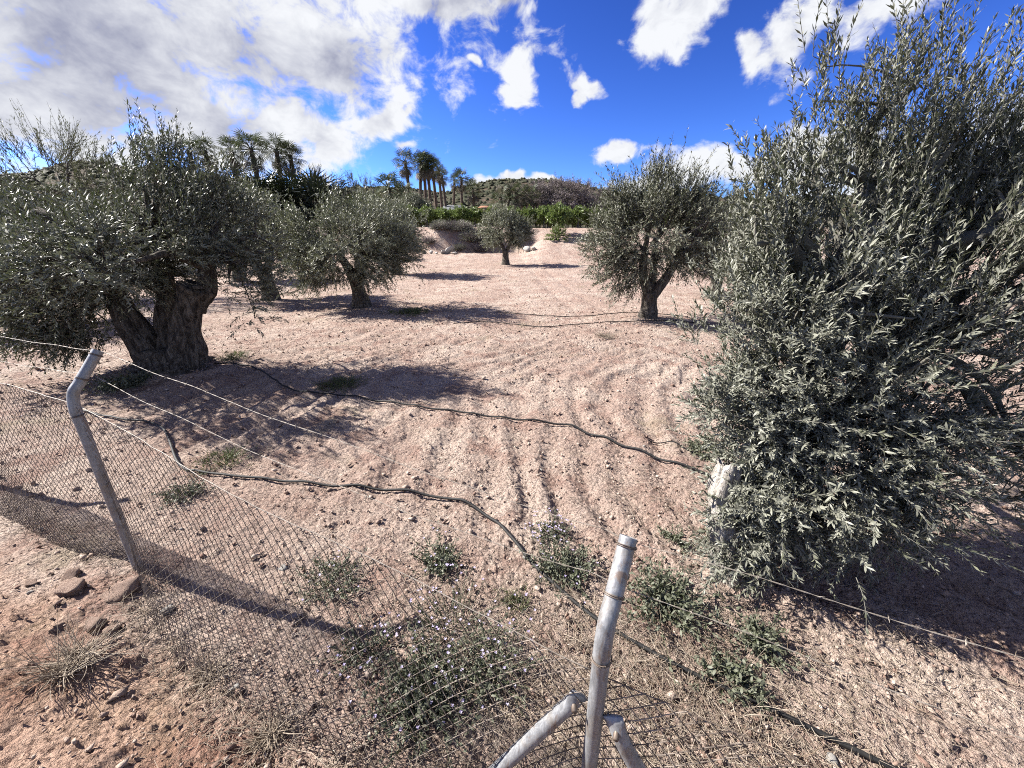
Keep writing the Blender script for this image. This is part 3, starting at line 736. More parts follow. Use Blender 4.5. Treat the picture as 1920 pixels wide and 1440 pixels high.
ORD = ['first', 'second', 'third', 'fourth', 'fifth', 'sixth', 'seventh', 'eighth', 'ninth', 'tenth', 'eleventh', 'twelfth', 'thirteenth', 'fourteenth', 'fifteenth', 'sixteenth', 'seventeenth', 'eighteenth', 'nineteenth', 'twentieth']
def palm_top(u, v, y): p = at(u, v, y=y); return p
for i, (u, v, y, sz) in enumerate([(272, 268, 47, 1.15), (350, 268, 50, 1.15), (388, 266, 52, 1.15), (428, 266, 50, 1.2), (470, 260, 49, 1.3), (512, 265, 52, 1.25), (541, 277, 53, 1.2)]):
    p = palm_top(u, v, y)
    palm('tall fan palm, %s from the left in the group above the left olives' % ORD[i], p[0], y, p[2] - land1(p[0], y) + .1, 700 + i, size=sz * .78, group='tall palms above the left olives')
for i, (u, v, y, sz) in enumerate([(764, 290, 68, 1.3), (779, 289, 70, 1.3), (791, 291, 71, 1.25), (802, 293, 72, 1.25), (814, 301, 75, 1.2), (825, 311, 80, 1.2), (834, 321, 85, 1.15), (846, 331, 92, 1.1), (863, 322, 88, 1.3), (887, 343, 84, 1.25)]):
    p = palm_top(u, v, y)
    palm('fan palm, %s from the left in the receding row beyond the green orchard' % ORD[i], p[0], y, p[2] - land1(p[0], y) + .1, 720 + i, size=sz * .80, group='row of palms beyond the orchard', skirt=16)
for i, (u, v, y, lab) in enumerate([(727, 335, 58, 'short bushy fan palm left of the receding palm row'), (752, 347, 60, 'smaller fan palm tucked beside the receding palm row'), (600, 352, 48, 'low fan palm right of the tall left palms'), (680, 372, 42, 'little bright palm just above the central-left olive')]):
    p = palm_top(u, v, y)
    palm(lab, p[0], y, p[2] - land1(p[0], y) + .1, 740 + i, size=1.2, skirt=4)
for i, (u, v, y) in enumerate([(942, 357, 60), (955, 352, 61), (968, 350, 60), (982, 352, 62), (995, 357, 61)]):
    p = palm_top(u, v, y)
    palm('short dry fan palm, %s from the left in the clump behind the orchard' % ORD[i], p[0], y, p[2] - land1(p[0], y) + .1, 750 + i, fr=FRONDS_DRY + FRONDS, n=24, size=.95, group='short palms behind the orchard', skirt=8)
for i, (u, v, y, sz) in enumerate([(452, 350, 44, 1.9), (478, 346, 45, 1.9), (505, 350, 44, 1.9), (532, 345, 46, 1.9), (560, 346, 45, 1.8), (588, 354, 44, 1.7), (610, 354, 46, 1.6), (430, 346, 45, 1.8)]):
    p = palm_top(u, v, y)
    palm('dark bushy dwarf palm, %s from the left of the dark clump below tall palms' % ORD[[1, 2, 3, 4, 5, 6, 7, 0][i]], p[0], y, p[2] - land1(p[0], y) + .1, 760 + i, fr=FRONDS_DARK, n=34, size=sz, group='dark dwarf palms below the tall palms', skirt=0, name='dwarf_palm')

# ------------------------------------------------------------------ orchard, shrubs and bare trees behind the field
def leafy(name, label, cat, loc, seed, lobes, stems, forks, nclump, nshoot, slen, llen, nleaf, mat, bark='bark_dark', up=.6, aspect=.4, group=None, droop=.25, twig=.006, rz=0):
    t = thing(name, label, cat, loc, rz=rz, group=group)
    if stems: trunk_mesh(stems, seed, 9, .12, 8).obj('trunk', M[bark], t, True)
    br, lf, pose, asp, fold = canopy(seed, lobes, forks, nclump, nshoot, slen, llen, nleaf, up=up, aspect=aspect, spread=.3, droop=droop, twig_r=twig)
    br.obj('branches', M[bark], t, True)
    o = put_leaves(lf, pose, asp, False).obj('foliage', M[mat], t); o['kind'] = 'stuff'
    return t
citrus = [leafy('orchard_tree', 'x', 'orchard tree', (0, 0, 0), 810 + k, [(0, 0, 1.45, .72, .72, .38, 1), (.45, 0, 1.2, .45, .5, .32, .5), (-.45, 0, 1.25, .45, .5, .34, .5)],
                [([(0, 0, -.1), (.02, 0, .4), (0, 0, .8)], [.10, .07, .06])], [(0, 0, .8, .035), (.02, 0, .5, .03)], 44, 330, .26, .17, 11, 'citrus', up=.15, aspect=.5) for k in range(2)]
front = 0; used = [False, False]
rng = np.random.default_rng(11)
for r_, yy in enumerate((41.0, 43.6, 46.2, 49.0, 52.0)):
    xs = np.arange(-11.5, 17, 1.62) + (r_ % 2) * .8
    for i, xx in enumerate(xs):
        x = xx + rng.normal(0, .12); y = yy + rng.normal(0, .12); k = (i + r_) % 2
        lab = ('leafy green orchard tree, %s from the left in the front row above the bank' % ORD[i]) if r_ == 0 else 'leafy green orchard tree, %s from the left in the %s row back on the terrace' % (ORD[i], ORD[r_])
        if not used[k]:
            o = citrus[k]; used[k] = True; o.location = (x, y, land1(x, y)); o['label'] = lab; o['group'] = 'green orchard trees on the terrace'
        else: o = copy_thing(citrus[k], lab, (x, y, land1(x, y)), rng.uniform(0, 6.3), rng.uniform(.86, .98), 'green orchard trees on the terrace')
        o.rotation_euler = (0, 0, rng.uniform(0, 6.3))
x, y = 3.9, 36.0
copy_thing(citrus[0], 'single pale green orchard tree standing below the terrace right of the small olive', (x, y, land1(x, y)), 1.0, 1.15, 'trees below the terrace')
del citrus[0]['group']; citrus[0]['group'] = 'green orchard trees on the terrace'
leafy('green_bush', 'low bright green bush at the foot of the single orchard tree', 'bush', (3.7, 34.8, land1(3.7, 34.8)), 820, [(0, 0, .35, .9, .6, .35, 1)], None, [(0, 0, .1, .03)], 20, 160, .3, .15, 12, 'citrus')
# mauve leafless trees
mv = leafy('bare_tree', 'mauve grey nearly leafless tree, leftmost behind the right end of the orchard', 'tree', (0, 0, 0), 830, [(0, 0, 4.6, 2.3, 2.2, 2.0, 1), (.8, 0, 3.4, 1.8, 1.8, 1.2, .5)],
           [([(0, 0, -.1), (.05, 0, 1.2), (0, 0, 2.2)], [.20, .14, .10])], [(0, 0, 2.2, .09), (.05, 0, 1.4, .06)], 110, 1300, .8, .19, 11, 'mauve', up=.5, droop=.1, twig=.014)
for i, (u, v, y, lab) in enumerate([(1006, 338, 64, None), (1032, 326, 66, 'mauve grey nearly leafless tree, second from left behind the right end of the orchard'), (1060, 328, 63, 'mauve grey nearly leafless tree, third from left behind the right end of the orchard'),
        (1088, 330, 65, 'mauve grey nearly leafless tree, fourth from left behind the right end of the orchard'), (1135, 345, 66, 'mauve grey nearly leafless tree, mostly behind the forked right olive')]):
    p = at(u, v, y=y); z = land1(p[0], y); sc = (p[2] - z) / 7.3
    if i == 0: mv.location = (p[0], y, z - .05); mv.scale = (sc,) * 3; mv['group'] = 'mauve leafless trees'
    else: copy_thing(mv, lab, (p[0], y, z - .05), i * 1.7, sc, 'mauve leafless trees')
bt = leafy('sparse_tree', 'sparse twiggy tree just right of the tall left palms', 'tree', (0, 0, 0), 840, [(0, 0, 4.4, 1.0, 1.0, 1.7, 1), (.2, 0, 3.0, 1.3, 1.3, 1.0, .6)],
           [([(0, 0, -.1), (.05, 0, 1.2), (0, 0, 2.4)], [.14, .10, .07])], [(0, 0, 2.4, .06), (.05, 0, 1.4, .05)], 46, 300, .8, .12, 12, 'bare', up=1.2, droop=.05, twig=.010)
for i, (u, v, y, lab) in enumerate([(585, 312, 46, None), (652, 322, 46, 'sparse twiggy tree above the crown of the central-left olive, left of its fellow'), (688, 330, 47, 'sparse twiggy tree midway between the left palms and the receding palm row'), (632, 345, 44, 'low sparse tree above the left side of the central-left olive'), (1378, 345, 40, 'sparse tree seen beyond the near right olive')]):
    p = at(u, v, y=y); z = land1(p[0], y); sc = (p[2] - z) / 6.4
    if i == 0: bt.location = (p[0], y, z - .05); bt.scale = (sc,) * 3; bt['group'] = 'sparse twiggy trees'
    else: copy_thing(bt, lab, (p[0], y, z - .05), i * 1.7, sc, 'sparse twiggy trees')
for i, (u, v, y, lab) in enumerate([(775, 362, 50, 'rounded grey green tree in front of the receding palm row'), (712, 378, 43, 'grey green bushy tree between central-left olive and palms'), (655, 375, 44, 'grey green bushy tree behind the crown of the central-left olive'), (560, 395, 42, 'grey green bushy tree under the dark dwarf palms')]):
    p = at(u, v, y=y); z = land1(p[0], y); sc = (p[2] - z) / 3.5
    copy_thing(sml, lab, (p[0], y, z - .05), i * 1.3 + .4, sc, 'grey green trees on the terrace')

# dry brush and rubble on the bank
def brush_bush(seed, n, green):
    rng = np.random.default_rng(seed); mb = MB()
    d = nrm(rng.normal(size=(n, 3)) * [1, 1, .75]); d[:, 2] = np.abs(d[:, 2])
    L = rng.uniform(.6, 1.1, n); tt = np.linspace(0, 1, 4)[None, :, None]
    P = d[:, None] * tt * L[:, None, None] + rng.normal(0, .1, (n, 1, 3)) * tt ** 2 + rng.normal(0, .12, (n, 1, 3)) * [1, 1, 0]
    P[..., 2] = P[..., 2].clip(0)
    V, Q = tubes(P, np.broadcast_to(np.array([.014, .011, .008, .004])[None], (n, 4)), 3); mb.add(V, None, Q, np.repeat(rng.random(n), 12))
    return mb
bb = [brush_bush(s, 900, False).mesh('twigs', M['brush']) for s in (1, 2)]
for i, (u, v, y, sx, sz, lab) in enumerate([
        (806, 452, 36.2, 1.1, .9, 'dry grey brush bush leftmost on the bank'), (826, 442, 36.9, 1.3, 1.0, 'dry grey brush bush high on the bank left of the rubble'), (848, 437, 37.4, 1.3, .9, 'pale grey brush bush at the top of the bank'),
        (868, 441, 37.0, 1.4, 1.1, 'rounded brown brush bush above the white slabs'), (884, 453, 36.4, 1.6, 1.4, 'large dark dry bush right of the white slabs'), (900, 464, 35.8, 1.3, 1.0, 'dry bush low on the bank beside small olive'),
        (862, 466, 35.6, .9, .7, 'low dry bush in front of the large dark bush'), (915, 455, 36.6, 1.5, 1.2, 'dry bush partly hidden behind the small olive'), (975, 455, 36.2, 1.6, 1.1, 'dark dry bush right behind the small olive')]):
    p = at(u, v, y=y); z = land1(p[0], y)
    t = thing('dry_bush', lab, 'bush', (p[0], y, z - .1), rz=i * 1.1, group='dry bushes on the bank'); t.scale = (sx * .8, sx * .8, sz * .8)
    link('twigs', bb[i % 2], t)
    if i in (3, 4, 6, 1):
        rg = np.random.default_rng(880 + i); n = 1500
        d = nrm(rg.normal(size=(n, 3))); d[:, 2] = np.abs(d[:, 2]); pp = d * rg.uniform(.5, 1.0, (n, 1))
        lm = MB(); leaves(lm, pp, nrm(d + rg.normal(0, .6, (n, 3))), nrm(rg.normal(size=(n, 3))), .12, .03, rg.random(n), False)
        o = lm.obj('foliage', M['olive_leaf_pale'], t); o['kind'] = 'stuff'

def rock_mesh(seed, mat, sub=2, rough=.45):
    import bmesh
    bm = bmesh.new(); bmesh.ops.create_icosphere(bm, subdivisions=sub, radius=1.0)
    V = np.array([v.co for v in bm.verts]); T = np.array([[q.index for q in f.verts] for f in bm.faces]); bm.free()
    rng = np.random.default_rng(seed)
    for _ in range(9):                                  # chip flat faces off the lump
        n = nrm(rng.normal(size=3)); c = rng.uniform(.45, .8); dd = V @ n
        V = V - np.maximum(dd - c, 0)[:, None] * n[None]
    for fq, am in ((1.7, .55), (4.1, .34), (9.0, .20)):
        V = V * (1 + rough * am * (pn(V[:, 0] * fq + V[:, 2] * fq * .7, V[:, 1] * fq - V[:, 2] * fq * .6, seed) + .5 * pn(V[:, 2] * fq, V[:, 0] * fq, seed + 5))[:, None])
    return MB().add(V, T).mesh('rock', mat)
slab = rock_mesh(31, M['white_stone'], 2); slab2 = rock_mesh(32, M['white_stone'], 2)
for i, (u, v, y, s, r, lab) in enumerate([(843, 461, 35.7, (.75, .22, .36), (.3, -.7, .4), 'largest white stone slab leaning on the bank'), (851, 450, 36.2, (.40, .16, .22), (.1, -.8, .2), 'white slab highest up the bank'), (834, 468, 35.3, (.32, .2, .22), (0, .2, 1), 'squat white stone block below the slabs'),
        (812, 470, 35.2, (.22, .16, .2), (0, .3, .2), 'white rubble stone at the left of the bank foot'), (800, 472, 35.1, (.25, .16, .18), (0, 0, .7), 'leftmost white rubble stone at the bank foot'), (822, 471, 35.1, (.18, .14, .12), (0, 0, .1), 'small white rubble stone between two larger ones'), (856, 472, 35.1, (.28, .2, .14), (.3, 0, .1), 'white rubble stone in front of dry bush'), (988, 470, 34.4, (.4, .3, .3), (.3, 0, .1), 'white stone right of the small olive trunk'), (1000, 474, 34.0, (.25, .2, .2), (.3, .2, .1), 'smaller white stone right of the small olive')]):
    p = at(u, v, y=y)
    o = link('rubble_stone', (slab, slab2)[i % 2]); o.location = (p[0], y - .9, land1(p[0], y - .9) + s[2] * .7); o.scale = s; o.rotation_euler = r
    tag(o, lab, 'stone', 'white rubble on the bank')

# house far behind the orchard
def house():
    x, y = -6.4, 82.0; z = land1(x, y)
    t = thing('house', 'low house with orange tiled and grey roofs behind the orchard palms', 'house', (x, y, z))
    def box(mb, a, b):
        V = [(i, j, k) for i in (a[0], b[0]) for j in (a[1], b[1]) for k in (a[2], b[2])]
        mb.add(V, None, [(0, 1, 3, 2), (4, 6, 7, 5), (0, 4, 5, 1), (2, 3, 7, 6), (0, 2, 6, 4), (1, 5, 7, 3)]); return mb
    box(MB(), (-8, 0, 0), (3.2, 7, 3.9)).obj('wall', M['wall'], t)
    def roof(name, mat, x0, x1, e, r):
        V = [(x0, -.5, e), (x1, -.5, e), (x1, 7.5, e), (x0, 7.5, e), (x0 + 1.6, 3.5, r), (x1 - 1.6, 3.5, r)]
        V2 = [(a, b, c - .18) for a, b, c in V[:4]]
        MB().add(V + V2, [(1, 2, 5), (3, 0, 4)], [(0, 1, 5, 4), (2, 3, 4, 5), (0, 6, 7, 1), (1, 7, 8, 2), (2, 8, 9, 3), (3, 9, 6, 0), (6, 9, 8, 7)]).obj(name, mat, t)
    roof('roof', M['tile'], -1.4, 3.8, 4.1, 5.5); tag(t.children[-1], 'orange tiled hip roof')
    roof('roof', M['greyroof'], -8.6, -1.6, 4.15, 5.6)
    for xx in (-6.5, -4.2, 0.2, 1.8):
        wdw = box(MB(), (xx, -.06, 1.2), (xx + 1.0, .02, 2.6)).obj('window', M['wall'], t)
        box(MB(), (xx + .08, -.09, 1.28), (xx + .92, -.05, 2.52)).obj('pane', M['glass'], wdw)
house()

# ------------------------------------------------------------------ fence
def fence():
    t = thing('chain_link_fence', 'rusty chain link fence with bent galvanised posts and barbed wire', 'fence', (0.27, .83, 0))
    o0 = np.array([.27, .83, 0.])
    posts = [((-5.02, 3.04, 1.22), land1(-5.02, 3.04)), ((-2.345, 1.93, 1.216), .0), ((.27, .83, .915), -.1), ((2.87, -.26, .90), 0.)]
    arm = np.array([.088, .142, .225])
    bends, tips = [], []
    for i, ((x, y, zb), zg) in enumerate(posts):
        b = np.array([x, y, zb]); tip = b + arm * (1.0 if i != 2 else 1.02); bends.append(b); tips.append(tip)
        lean = np.array([.01, -.02, 0]) if i == 1 else np.zeros(3)
        pts = [np.array([x, y, -.3]) + lean * 1.3, np.array([x, y, zb * .5]) + lean * .6, b - [0, 0, .16], b - [0, 0, .07], b + arm * .10, b + arm * .32, b + arm * .62, tip]
        P = smooth_path(pts, 30); mb = MB()
        add_tube(mb, P, .027 if i != 1 else .025, 20, cap=False)
        # open pipe end: rim and dark bore
        n = 20; k = 29 * n; V = mb.V[0][k:k + n]; c = P[-1]; d = nrm(P[-1] - P[-2])
        inner = c + (V - c) * .86; deep = inner - d * .03
        mb.add(np.vstack([V, inner, deep, (c - d * .03)[None]]), [(60, 40 + (j + 1) % n, 40 + j) for j in range(n)], [(j, (j + 1) % n, n + (j + 1) % n, n + j) for j in range(n)] + [(n + j, n + (j + 1) % n, 2 * n + (j + 1) % n, 2 * n + j) for j in range(n)])
        mb.V = [v - o0 for v in mb.V]
        po = mb.obj('post', M['galv'], t, True)
        for q in ((b + arm * .90), (b + arm * .42), (b - [0, 0, .10])):
            kk = int(np.argmin(np.linalg.norm(P - q, axis=1))); d = nrm(P[min(kk + 1, 29)] - P[kk - 1])
            u = nrm(np.cross(d, [1., .3, .2])); w = np.cross(d, u); a = np.linspace(0, 4 * math.pi, 30)
            ring = P[kk] + (u[None] * np.cos(a)[:, None] + w[None] * np.sin(a)[:, None]) * (.0305 if i != 1 else .0285) + d[None] * np.linspace(-.005, .005, 30)[:, None]
            m2 = MB(); add_tube(m2, ring - o0, .0018, 5); m2.obj('wire_tie', M['wire'], po, True)
    # braces of the third post
    for a, b, c in (((.225, .862, .60), (.16, .87, .49), (-.22, .90, -.14)), ((.315, .80, .60), (.37, .775, .47), (.68, .65, -.1))):
        mb = MB(); P = smooth_path([a, b, np.array(b) * .5 + np.array(c) * .5, c], 16)
        V, Q = tubes(P - o0, np.full(16, .026), 14)
        Vr = V.reshape(16, 14, 3); ax = nrm(np.cross(np.array(c) - np.array(a), [0, 0, 1.]))
        for i, fl in ((0, .25), (1, .35), (2, .7), (3, .92)):          # flattened bolted end
            cc = Vr[i].mean(0); rel = Vr[i] - cc; al = rel @ nrm(np.cross(ax, np.array(c) - np.array(a)))
            wv = nrm(np.cross(ax, np.array(c) - np.array(a))); Vr[i] = cc + (rel - al[:, None] * wv) * fl + al[:, None] * wv * (1.35 - .35 * (i / 3))
        V = Vr.reshape(-1, 3); V = np.vstack([V, P[0] - o0]); mb.add(V, [(224, (j + 1) % 14, j) for j in range(14)], Q)
        bo = mb.obj('brace', M['galv'], t, True)
        m2 = MB(); q = P[2] - o0; add_tube(m2, [q - ax * .035, q + ax * .035], .009, 6); m2.obj('bolt', M['wire'], bo)
    # chain link panels
    def panel(i, topa, topb, flare, sag, seed):
        (xa, ya, _), za = posts[i]; (xb, yb, _), zb = posts[i + 1]
        A, B = np.array([xa, ya, 0]), np.array([xb, yb, 0]); L = np.linalg.norm(B - A)
        s = .0295; nw = int(L / s); out = np.array([-.385, -.923, 0])
        rngp = np.random.default_rng(seed); paths = []
        nr = int(1.25 / .029)
        j = np.arange(nr + 1)
        for wq in range(nw + 1):
            uu = (wq * s + s * .5 * np.where((j + wq) % 2 == 0, 1, -1)) / L; uu = np.clip(uu, 0, 1)
            top = topa + (topb - topa) * uu - sag * np.sin(math.pi * uu)
            gx = A[0] + (B[0] - A[0]) * uu; gy = A[1] + (B[1] - A[1]) * uu
            zc = top - j * .029
            hh = np.clip(zc / top, 0, 1)
            off = flare * np.sin(math.pi * np.clip(uu * 1.02, 0, 1)) ** .8 * (1 - hh) ** 1.3 + .02 * np.sin(uu * 9 + hh * 4) * np.sin(math.pi * uu)
            dpt = np.where((j + wq) % 2 == 0, .0012, -.0012)
            p = np.stack([gx, gy, zc], -1) + (off + dpt)[:, None] * out[None]
            p += np.stack([.004 * pn(p[:, 0] * 6, p[:, 2] * 6, 41), 0 * j, .004 * pn(p[:, 0] * 6, p[:, 2] * 6, 42)], -1)
            paths.append(p)
        V, Q = tubes(np.array(paths) - o0, np.full((len(paths), nr + 1), .0018), 4)
        # drop what lies well below the ground
        keep = (V[:, 2] > -.14)[Q].all(1); Q = Q[keep]; u, inv = np.unique(Q, return_inverse=True)
        mo = MB().add(V[u], None, inv.reshape(-1, 4)).obj('chain_link_mesh', M['mesh_wire'], t); mo['kind'] = 'stuff'
        uu = np.linspace(0, 1, 40); top = topa + (topb - topa) * uu - sag * np.sin(math.pi * uu)
        p = A[None] + (B - A)[None] * uu[:, None] + out[None] * (.02 * np.sin(uu * 9 + 4) * np.sin(math.pi * uu))[:, None]; p[:, 2] = top
        p += np.random.default_rng(seed).normal(0, .0012, p.shape)
        m2 = MB(); add_tube(m2, p - o0, .0019, 5); m2.obj('tension_wire', M['barb'] if i < 2 else M['wire'], t, True)
    panel(0, 1.20, 1.19, .10, .02, 1); panel(1, 1.19, .745, .30, .03, 2); panel(2, .745, .70, .12, .05, 3)
    # barbed wires
    for fr, nm, sag in ((.92, 'barbed_wire', .02), (.44, 'barbed_wire', .05)):
        mb = MB(); rg = np.random.default_rng(int(fr * 100)); pts = []
        for i in range(3):
            a = bends[i] + arm * fr; b = bends[i + 1] + arm * fr
            q = np.linspace(0, 1, 40)[:, None]; p = a + (b - a) * q - np.array([0, 0, sag]) * np.sin(math.pi * q) * (1 + .4 * i)
            p += np.stack([0 * q[:, 0], .01 * pn(q[:, 0] * 6, q[:, 0] * 0 + i, 51), .012 * pn(q[:, 0] * 7, q[:, 0] * 0 + i, 52)], -1)
            pts.append(p[:-1] if i < 2 else p)
        p = np.concatenate(pts); p[:, :2] += np.array([.385, .923]) * .032; d = nrm(np.gradient(p, axis=0))
        fine = smooth_path(p, 520); dd = nrm(np.gradient(fine, axis=0)); u = nrm(np.cross(dd, [0, 0, 1.])); w = np.cross(dd, u); ph = np.arange(520) * .9
        for k in (0, math.pi):
            st = fine + (u * np.cos(ph + k)[:, None] + w * np.sin(ph + k)[:, None]) * .0010
            add_tube(mb, st - o0, .0009, 4)
        for j in range(8, 512, 9):
            for k in range(2):
                ax = nrm(u[j] * rg.normal() + w[j] * rg.normal() + dd[j] * .25); add_tube(mb, np.array([fine[j] - ax * .012, fine[j], fine[j] + ax * .012]) - o0, np.array([.0003, .0013, .0003]), 4)
        mb.obj(nm, M['barb'], t)
fence()

# ------------------------------------------------------------------ irrigation pipes
def hose(label, pts, r, n=160, lift=None):
    P = []
    for q in pts:
        if len(q) == 2: x, y = at(q[0], q[1], z=.03)[:2]; P.append((x, y, land1(x, y) + r + .018))
        else: P.append(q)
    p = smooth_path(P, n)
    g = land(p[:, 0], p[:, 1]) + r * .8 + .016; p[:, 2] = np.where(p[:, 2] < g + .05, g, p[:, 2])
    # gentle stiffness: smooth the height
    for _ in range(6): p[1:-1, 2] = np.maximum(p[1:-1, 2], (p[:-2, 2] + p[2:, 2]) * .5)
    mb = MB(); c = p[0].copy(); add_tube(mb, p - c, r, 10)
    o = mb.obj('irrigation_hose', M['hose'], smooth=True); o.location = c
    tag(o, label, 'hose', 'black irrigation hoses')
hose('black hose curving across the front of the field and out at bottom right', [(150, 772), (215, 786), (300, 800), (335, 868), (380, 884), (500, 897), (600, 907), (700, 914), (790, 924), (870, 941), (925, 972), (965, 1014), (1000, 1058), (1060, 1112), (1130, 1166), (1250, 1237), (1360, 1290), (1450, 1331), (1560, 1384), (1690, 1447)], .0112, 260)
hose('black hose from the old left olive across the field to the near sawn limb', [(405, 690), (470, 692), (505, 708), (550, 732), (640, 742), (740, 757), (850, 772), (960, 786), (1060, 797), (1110, 812), (1180, 837), (1260, 866), (1345, 893)], .011, 200)
hose('thin black hose running left of the forked right olive', [(850, 606), (900, 603), (960, 607), (1020, 612), (1060, 611), (1110, 607), (1190, 605), (1260, 603), (1330, 606)], .011, 120)
hose('thin black hose lying just beyond the forked right olive', [(930, 583), (980, 588), (1040, 592), (1100, 592), (1180, 590), (1290, 592)], .011, 100)
hose('thin loose pipe end between second hose and near olive', [(1215, 823), (1255, 827), (1290, 838), (1330, 852)], .006, 50)

# ------------------------------------------------------------------ weeds, litter, stones
def weed(label, u, v, rad, hgt, nst, seed, llen=.03, flowers=0, mat='weed', name='weed_plant', cat='weed', nl=12, asp=.38):
    x, y = at(u, v, z=.02)[:2]; rng = np.random.default_rng(seed)
    t = thing(name, label, cat, (x, y, land1(x, y) + .004))
    a = rng.uniform(0, 2 * math.pi, nst); q = np.sqrt(rng.random(nst)); st = np.stack([np.cos(a) * q * rad * .55, np.sin(a) * q * rad * .55, 0 * a], -1)
    d = nrm(np.stack([np.cos(a) * q, np.sin(a) * q, rng.uniform(.4, 1.2, nst)], -1) + rng.normal(0, .25, (nst, 3)))
    L = hgt * rng.uniform(.45, 1.15, nst) * 1.2
    tt = np.linspace(0, 1, 4)[None, :, None]
    P = st[:, None] + d[:, None] * tt * L[:, None, None] + np.array([0, 0, -.12]) * hgt * tt ** 2
    lump = 1 + .55 * pn(np.cos(a) * 1.3 + seed, np.sin(a) * 1.3, seed) + .25 * rng.normal(size=nst)
    P[..., :2] *= np.clip(lump, .35, 1.9)[:, None, None]
    P[..., 2] = np.maximum(P[..., 2], .004)
    nd = max(8, nst // 3); ad = rng.uniform(0, 6.3, nd); sd_ = rad * 1.25 * np.sqrt(rng.random(nd))
    Pd = np.stack([np.cos(ad) * sd_, np.sin(ad) * sd_, 0 * ad + .008], -1)[:, None] + nrm(np.stack([rng.normal(size=nd), rng.normal(size=nd), np.abs(rng.normal(0, .6, nd))], -1))[:, None] * tt * (hgt * rng.uniform(.3, 1.2, nd))[:, None, None]
    md = MB(); V, Q = tubes(Pd, np.broadcast_to(np.array([.0014, .0012, .001, .0005])[None], (nd, 4)), 3); md.add(V, None, Q, np.repeat(rng.random(nd), 12)); md.obj('dry_stems', M['straw'], t)['kind'] = 'stuff'
    mb = MB(); V, Q = tubes(P, np.broadcast_to(np.array([.0022, .0018, .0014, .0008])[None], (nst, 4)), 3); mb.add(V, None, Q, np.repeat(rng.random(nst), 12))
    mb.obj('stems', M['weed'] if mat == 'weed' else M[mat], t)['kind'] = 'stuff'
    ts = rng.uniform(.1, 1, (nst, nl)); ii = np.minimum((ts * 3).astype(int), 2); ff = (ts * 3 - ii)[..., None]; row = np.arange(nst)[:, None]
    p = (P[row, ii] * (1 - ff) + P[row, ii + 1] * ff).reshape(-1, 3); m = len(p)
    dd = nrm(rng.normal(size=(m, 3)) + np.repeat(d, nl, 0) * .6); nn = nrm(rng.normal(size=(m, 3)) * .6 + [0, 0, 1])
    lf = MB(); leaves(lf, p, dd, nn, llen * rng.uniform(.5, 1.3, m), llen * asp * rng.uniform(.6, 1.3, m), rng.random(m), True)
    lf.obj('leaves', M[mat], t)['kind'] = 'stuff'
    if flowers:
        fm = MB(); idx = rng.integers(0, nst, flowers); fp = P[idx, 3] + rng.normal(0, .02, (flowers, 3)) + [0, 0, .01]
        for k in range(4):
            an = k * math.pi / 2 + rng.uniform(0, 1, flowers); dv = np.stack([np.cos(an), np.sin(an), np.full(flowers, .35)], -1)
            leaves(fm, fp, dv, np.tile([0, 0, 1.], (flowers, 1)), .009, .007, rng.random(flowers), False)
        fm.obj('flowers', M['lilac'], t)['kind'] = 'stuff'
weed('leafy green weed left of the hose bend, left of its twin', 825, 1052, .15, .11, 90, 1, .024, 14)
weed('large leafy green weed beside the hose, left of the bent braced post', 1058, 1066, .17, .15, 140, 2, .026, 18)
weed('big dark green flowering weed behind the mesh at bottom centre', 800, 1300, .24, .15, 230, 3, .024, 22)
weed('grey green flowering weed just right of the big dark one behind the mesh', 920, 1265, .16, .17, 110, 33, .022, 30)
weed('lilac flowering stems above the big dark weed', 850, 1175, .24, .17, 110, 4, .015, 70, nl=5)
weed('sparse green weed behind the mesh left of centre', 625, 1085, .24, .10, 110, 5, .020, 12)
weed('leafy sucker tuft just right of the bent braced post', 1240, 1130, .17, .20, 150, 6, .030, 0)
weed('thin grassy tuft below the hose, midway to the bent braced post', 970, 1132, .07, .09, 50, 8, .03, 0, 'grassy', 'grass_tuft', 'grass', 4, .12)
weed('green grass patch in the shadow of the old left olive', 640, 722, .42, .10, 240, 9, .05, 0, 'grassy', 'grass_tuft', 'grass', 5, .14)
weed('dry green grass right of the old left olive trunk', 440, 678, .36, .12, 130, 10, .05, 0, 'grassy', 'grass_tuft', 'grass', 5, .14)
weed('green scrub patch left of the old olive trunk', 232, 735, .30, .20, 150, 11, .04, 0, 'weed')
weed('grassy weeds behind the mesh near the first hose', 420, 860, .30, .10, 150, 12, .04, 0, 'grassy', 'grass_tuft', 'grass', 5, .14)
weed('small weed behind the mesh right of the left post', 345, 925, .16, .09, 80, 13, .025, 0)
weed('low weed in the bare patch below the near olive', 1415, 1205, .12, .13, 80, 14, .028, 0)
weed('low weed touching the hose below the near olive', 1372, 1275, .12, .10, 70, 15, .028, 0)
weed('green sprigs at the end of the loose pipe', 1318, 838, .20, .12, 80, 16, .035, 0)
weed('low grey weed above the hose bend with lilac flowers', 1035, 1000, .14, .09, 60, 17, .018, 60)
weed('dry weed behind the mesh below the left post shadow', 690, 1215, .16, .10, 70, 19, .02, 30)
weed('grass under the shadow of the broad central-left olive', 770, 588, .9, .10, 260, 20, .08, 0, 'grassy', 'grass_tuft', 'grass', 5, .16)
weed('grass beside the small round olive in the middle distance', 1000, 492, 1.4, .12, 260, 22, .12, 0, 'grassy', 'grass_tuft', 'grass', 5, .16)
weed('tiny sprout patch right of the bent post tip', 1270, 1015, .10, .09, 40, 24, .025, 0)

